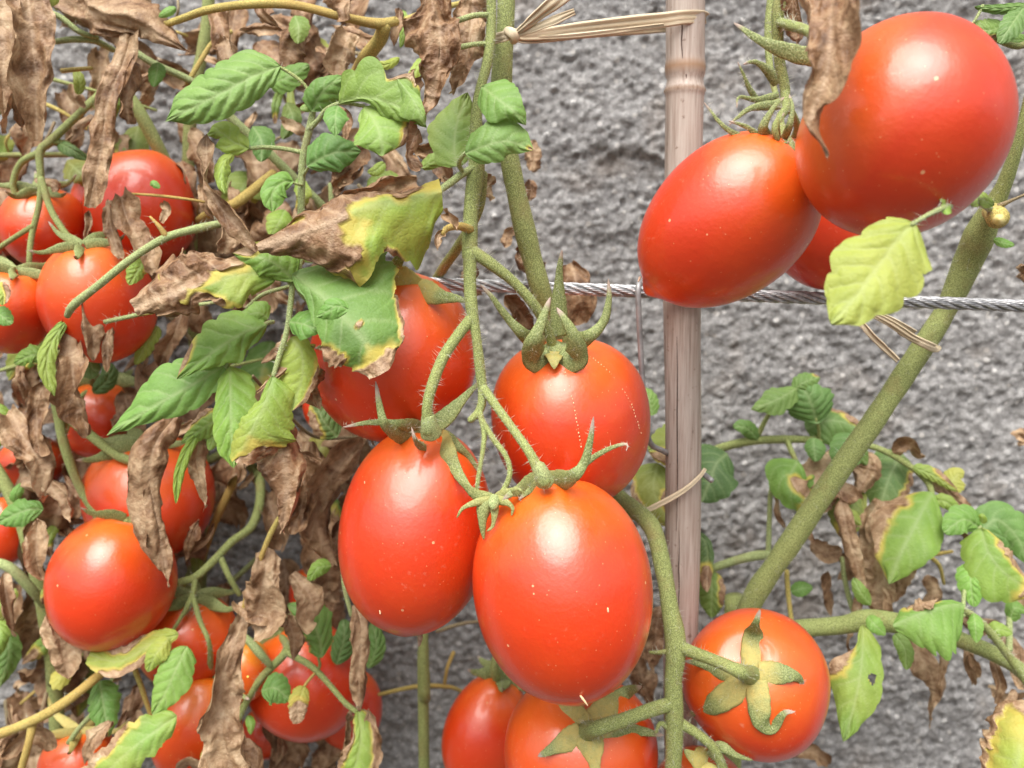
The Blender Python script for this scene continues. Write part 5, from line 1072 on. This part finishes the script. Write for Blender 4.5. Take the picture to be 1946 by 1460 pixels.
# withered leaves of the left plants that one can pick out
for (m, w_, roll, cr, tn, lab) in (
        ([(250, 60, .322), (240, 120, .319), (215, 200, .3165), (208, 290, .3165), (192, 400, .318)], [20, 34, 36, 32, 28, 24, 10], (1.9, 2.2), .0016, .45, 'long rolled withered leaf hanging over the upper left tomatoes'),
        ([(258, 95, .318), (248, 180, .3155), (250, 240, .317)], 20, (1.4, 1.6), .0016, .6, None),
        ([(110, 0, .325), (200, 30, .320), (280, 55, .318), (370, 105, .321)], [24, 42, 44, 30, 8], (1.2, 1.2), .0019, .5, None),
        ([(50, -40, .318), (68, 60, .314), (85, 160, .314), (95, 275, .317)], [30, 42, 42, 36, 12], (1.4, 1.6), .0019, .4, None),
        ([(0, -40, .322), (15, 70, .318), (22, 160, .318), (35, 262, .321)], [34, 48, 44, 30, 10], (1.3, 1.5), .0019, .35, None),
        ([(35, 150, .326), (45, 200, .324), (50, 255, .326)], [14, 26, 26, 14, 6], (1.4, 1.5), .0014, .8, None),
        ([(270, -30, .33), (260, 20, .327), (240, 50, .33)], 36, (1.2, 1.2), .0018, .6, None),
        ([(230, 375, .318), (245, 420, .314), (280, 470, .313), (310, 530, .315)], [16, 30, 30, 26, 8], (1.4, 1.5), .0014, .5, None),
        ([(205, 380, .32), (215, 430, .318), (235, 490, .318)], 18, (1.4, 1.5), .0014, .4, None),
        ([(175, 565, .318), (180, 610, .314), (185, 680, .315)], [10, 22, 26, 22, 8], (1.4, 1.5), .0013, .4, None),
        ([(215, 600, .318), (210, 650, .316), (212, 705, .317)], 14, (1.4, 1.5), .0011, .5, None),
        ([(125, 600, .316), (135, 650, .3125), (150, 720, .312), (185, 820, .315)], [10, 26, 34, 38, 30, 8], (1.3, 1.4), .0017, .7, None),
        ([(85, 720, .325), (75, 780, .322), (85, 860, .322)], 26, (1.5, 1.6), .0016, .6, None),
        ([(20, 780, .325), (50, 830, .320), (85, 880, .320), (95, 930, .323)], [14, 36, 42, 34, 10], (1.1, 1.2), .0017, .3, None),
        ([(45, 915, .322), (85, 920, .318), (115, 945, .318), (140, 985, .32)], 26, (1.2, 1.3), .0013, .1, None),
        ([(70, 985, .33), (75, 1050, .327), (85, 1090, .328)], 26, (1.3, 1.3), .0015, .3, None),
        ([(100, 1150, .322), (115, 1200, .318), (140, 1280, .319)], [10, 30, 36, 28, 8], (1.1, 1.1), .0015, .1, None),
        ([(5, 1090, .335), (15, 1130, .332), (35, 1200, .333)], 18, (1.4, 1.5), .0012, .3, None),
        ([(335, 790, .312), (300, 840, .308), (290, 900, .307), (310, 990, .308), (340, 1100, .31)], [14, 36, 40, 36, 24, 22, 6], (1.4, 1.6), .0017, .45, 'long withered leaf hanging in front of the lower left tomatoes'),
        ([(300, 900, .309), (295, 950, .307), (292, 1025, .308)], 16, (1.5, 1.5), .0013, .5, None),
        ([(510, 1045, .303), (505, 1080, .299), (500, 1130, .299), (485, 1180, .302)], [8, 34, 40, 44, 16], (1.2, 1.3), .0016, .2, None),
        ([(455, 1150, .302), (500, 1170, .298), (550, 1180, .299)], 28, (1.1, 1.1), .0015, .15, None),
        ([(545, 1175, .302), (560, 1210, .304), (560, 1250, .308)], 20, (1.0, 1.0), .0012, .7, None),
        ([(470, 1160, .304), (445, 1230, .299), (425, 1310, .296), (440, 1400, .296), (480, 1490, .298)], [16, 28, 42, 50, 52, 44, 20], (1.2, 1.4), .0017, .25, 'big pale crumpled leaf hanging down among the lowest left tomatoes'),
        ([(420, 1380, .302), (450, 1420, .299), (470, 1480, .30)], 44, (1.0, 1.2), .0018, .75, None),
        ([(555, 1090, .315), (590, 1130, .311), (600, 1180, .313)], [10, 32, 38, 28, 8], (1.1, 1.2), .0016, .3, None),
        ([(675, 1150, .314), (688, 1200, .310), (685, 1270, .310), (690, 1340, .312)], [14, 22, 24, 22, 22, 8], (1.3, 1.4), .0013, .25, 'narrow withered strip hanging below the left front tomato'),
        ([(665, 1350, .317), (660, 1390, .315), (655, 1430, .316)], 14, (1.2, 1.3), .0012, .6, None),
        ([(700, 1345, .318), (705, 1380, .316), (720, 1430, .317)], 14, (1.2, 1.3), .0012, .2, None),
        ([(690, 830, .333), (650, 880, .328), (620, 920, .328), (590, 980, .331)], [12, 30, 34, 30, 10], (1.1, 1.2), .0016, .3, None),
        ([(590, 840, .335), (600, 920, .331), (610, 1000, .331), (640, 1060, .334)], [20, 44, 46, 34, 10], (1.1, 1.2), .0017, .75, None),
        ([(570, 860, .33), (580, 940, .327), (560, 1010, .328)], 34, (1.1, 1.2), .0017, .9, None),
        ([(650, 990, .345), (640, 1030, .342), (635, 1050, .343)], 20, (1.1, 1.2), .0014, .7, None),
        ([(790, 345, .30), (740, 350, .297), (680, 380, .295), (610, 440, .296)], [10, 26, 30, 28, 10], (1.2, 1.3), .0014, .5, None),
        ([(430, 80, .325), (435, 110, .322), (440, 140, .323)], 28, (1.1, 1.2), .0015, .3, None),
        ([(410, 20, .33), (430, 70, .327), (440, 120, .328)], 26, (1.1, 1.2), .0015, .5, None),
        ([(650, -20, .30), (655, 20, .297), (660, 45, .298)], [30, 36, 30, 8], (1.3, 1.3), .0015, .7, None),
        ([(665, 60, .318), (650, 110, .314), (640, 160, .315)], [20, 30, 26, 10], (1.2, 1.2), .0016, .15, None),
        ([(580, 60, .335), (555, 90, .332), (545, 135, .333)], 36, (1.0, 1.0), .0016, .8, None),
        ([(760, 20, .318), (755, 55, .315), (750, 90, .316)], 16, (1.3, 1.3), .001, .8, None),
        ([(790, 130, .275), (775, 160, .272), (760, 185, .273)], 16, (1.3, 1.3), .001, .2, None),
        ([(470, 60, .34), (490, 55, .338), (540, 60, .338)], 16, (1.1, 1.1), .0013, .6, None),
        ([(640, 200, .30), (660, 240, .298), (655, 290, .30)], 14, (1.2, 1.2), .0012, .8, None),
        ([(690, 270, .33), (660, 320, .327), (640, 370, .328)], 26, (1.1, 1.1), .0015, .6, None),
        ([(800, 280, .32), (840, 320, .317), (850, 350, .318)], 30, (1.0, 1.0), .0015, .55, None),
        ([(280, 840, .325), (330, 820, .322), (365, 800, .323)], 16, (1.2, 1.2), .0013, .5, None),
        ([(265, 690, .35), (285, 720, .347), (300, 680, .348)], 28, (1.0, 1.0), .0016, .3, None),
        ([(345, 600, .345), (330, 640, .342), (310, 690, .343)], 22, (1.0, 1.0), .0014, .5, None),
        ([(310, 390, .314), (318, 400, .313), (308, 420, .314)], 11, (1.0, 1.0), .0008, .5, None),
        ([(425, 430, .31), (435, 455, .308), (430, 480, .309)], 24, (1.0, 1.0), .0012, .1, None),
        ([(530, 470, .29), (600, 440, .286), (620, 420, .287)], 20, (1.2, 1.2), .0014, .6, None),
        ([(100, 1420, .325), (60, 1400, .322), (10, 1430, .322)], 22, (1.0, 1.0), .0014, .2, None),
        ([(215, 1370, .315), (180, 1400, .312), (165, 1450, .313)], 18, (1.2, 1.2), .0012, .2, None),
        ([(330, 1460, .325), (360, 1445, .322), (390, 1470, .322)], 24, (1.0, 1.0), .0014, .1, None),
        ([(65, 340, .345), (100, 350, .343), (110, 365, .343)], 12, (1.0, 1.0), .001, .4, None),
        ([(170, 410, .335), (172, 430, .333), (165, 450, .334)], 10, (1.0, 1.0), .001, .4, None)):
    wither(B, m, w_, roll, cr, tn, label=lab, nu=84 if lab else 60, nh=18 if lab else 14, shape='ovate')

# thicket of withered and fading leaves against the wall
r2 = np.random.default_rng(21)
spots = []
while len(spots) < 175:
    x, y = r2.uniform(-80, 720), r2.uniform(-60, 1500)
    if x > 640 and y > 1000: continue
    if 330 < x < 480 and 520 < y < 1000 and r2.random() < .55: continue
    if x > 540 and y < 420 and r2.random() < .55: continue
    if 230 < x < 340 and 150 < y < 290 and r2.random() < .7: continue
    spots.append((x, y))
for x, y in spots:
    D = r2.uniform(.375, .412); l = r2.uniform(70, 150); a = r2.normal(0, .55); w_ = r2.uniform(20, 46)
    dx, dy = math.sin(a) * l, math.cos(a) * l
    mid = [(x, y, D), (x + dx * .5 + r2.normal(0, 12), y + dy * .5, D - .006), (x + dx, y + dy, D)]
    if r2.random() < .80: wither(B, mid, w_, (1.1, 1.2), .0015, float(r2.uniform(.2, .95)), nu=44, nh=10)
    else: leaf(B, mid, w_, w_ * .9, tint=(r2.uniform(.45, .9), r2.uniform(.6, .95), r2.uniform(.4, .7)), ylw=r2.uniform(0, .35), brown=[(1, r2.uniform(-1, 1), r2.uniform(.2, .7), .8)], crum=.001, nu=36, nh=9)
for k in range(22):
    x, y = r2.uniform(-40, 640), r2.uniform(-40, 1400); a = r2.normal(0, .8); l = r2.uniform(120, 260); D = r2.uniform(.37, .405)
    tube('petiole', [(x, y, D), (x + math.sin(a) * l * .5 + r2.normal(0, 15), y + math.cos(a) * l * .5, D - .004), (x + math.sin(a) * l, y + math.cos(a) * l, D)], [r2.uniform(4, 9), r2.uniform(4, 8), 4], M[('stem', 'pale', 'yellow', 'woody')[k % 4]], B, 0, seg=8)

# small shrivelled bits caught in the tangle, kept off the faces of the fruit
def over_fruit(x, y, D):
    for t in TOM.values():
        q = t['c'] - CP; d = float(np.dot(q, FW)); px, py = W_PX / 2 + q[0] / d * FPX, H_PX / 2 - float(np.dot(q, UP)) / d * FPX
        if math.hypot(x - px, y - py) < .92 * max(t['a'], t['b']) and D < t['c'][1] + .01: return True
    return False
k = 0
while k < 130:
    x, y = r2.uniform(-30, 740), r2.uniform(-30, 1480); D = r2.uniform(.325, .40)
    if x > 560 and y > 1020: continue
    if over_fruit(x, y + 30, D) or over_fruit(x, y + 80, D): continue
    l = r2.uniform(35, 95); a = r2.normal(0, .7); w_ = r2.uniform(6, 16); dx, dy = math.sin(a) * l, math.cos(a) * l
    mid = [(x, y, D), (x + dx * .5 + r2.normal(0, 10), y + dy * .5, D - .004), (x + dx + r2.normal(0, 10), y + dy, D)]
    q = r2.random()
    if q < .70: wither(B, mid, w_, (1.5, 1.5), .0009, float(r2.uniform(0, .8)), nu=36, nh=9, shape='ovate')
    elif q < .86: leaf(B, mid, w_, w_, tint=(r2.uniform(.7, 1.1), r2.uniform(.8, 1.15), .7), ylw=r2.uniform(0, .4), brown=[(1, 0, r2.uniform(.1, .5), 1)], crum=.001, nu=28, nh=7)
    else: tube('petiole', mid, [r2.uniform(3, 6), 4, 2.5], M[('pale', 'yellow', 'woody')[k % 3]], B, 0, seg=7)
    k += 1
for (m, wl, tn, yl) in (([(1655, 1150, .33), (1640, 1130, .328), (1630, 1105, .329)], 14, (.9, 1, .9), .1), ([(1700, 1205, .318), (1715, 1230, .315), (1712, 1262, .316)], 15, (.8, .9, .8), .05), ([(1878, 1212, .312), (1900, 1200, .309), (1925, 1205, .31)], 13, (1, 1.1, .9), .1),
                        ([(1600, 1010, .345), (1620, 985, .343), (1640, 1000, .344)], 14, (.8, .9, .7), .2), ([(1775, 950, .345), (1800, 955, .342), (1820, 975, .343)], 13, (1, 1.1, .8), .15), ([(1918, 1180, .338), (1935, 1160, .336), (1955, 1165, .337)], 14, (.8, .95, .8), 0),
                        ([(1440, 835, .366), (1420, 815, .363), (1395, 812, .364)], 15, (.7, .85, .8), 0), ([(1600, 835, .363), (1625, 850, .360), (1640, 880, .361)], 16, (.7, .8, .7), .05)):
    leaf(C_, m, wl, wl, tint=tn, ylw=yl, nu=36, nh=9)
for (m, wl, tn) in (([(1620, 1195, .34), (1610, 1220, .338), (1618, 1250, .339)], 9, .2), ([(1680, 1170, .335), (1690, 1140, .332), (1682, 1120, .333)], 12, .1), ([(1780, 1215, .335), (1790, 1250, .333), (1782, 1290, .334)], 11, .3), ([(1845, 1225, .34), (1835, 1255, .338), (1842, 1290, .339)], 9, .2),
                    ([(1700, 860, .36), (1725, 850, .358), (1750, 870, .359)], 13, .3), ([(1640, 1120, .35), (1630, 1160, .348), (1640, 1190, .349)], 12, .2), ([(1545, 960, .352), (1530, 1000, .35), (1545, 1030, .351)], 13, .4), ([(1880, 1240, .335), (1895, 1290, .332), (1885, 1330, .333)], 12, .3),
                    ([(1820, 1000, .34), (1840, 1030, .338), (1832, 1060, .339)], 10, .1), ([(1930, 1310, .325), (1915, 1345, .322), (1930, 1370, .323)], 12, .1), ([(1480, 940, .357), (1475, 975, .355), (1490, 1000, .356)], 9, .2)):
    wither(C_, m, wl, (1.4, 1.4), .0009, tn, nu=40, nh=10, shape='ovate')
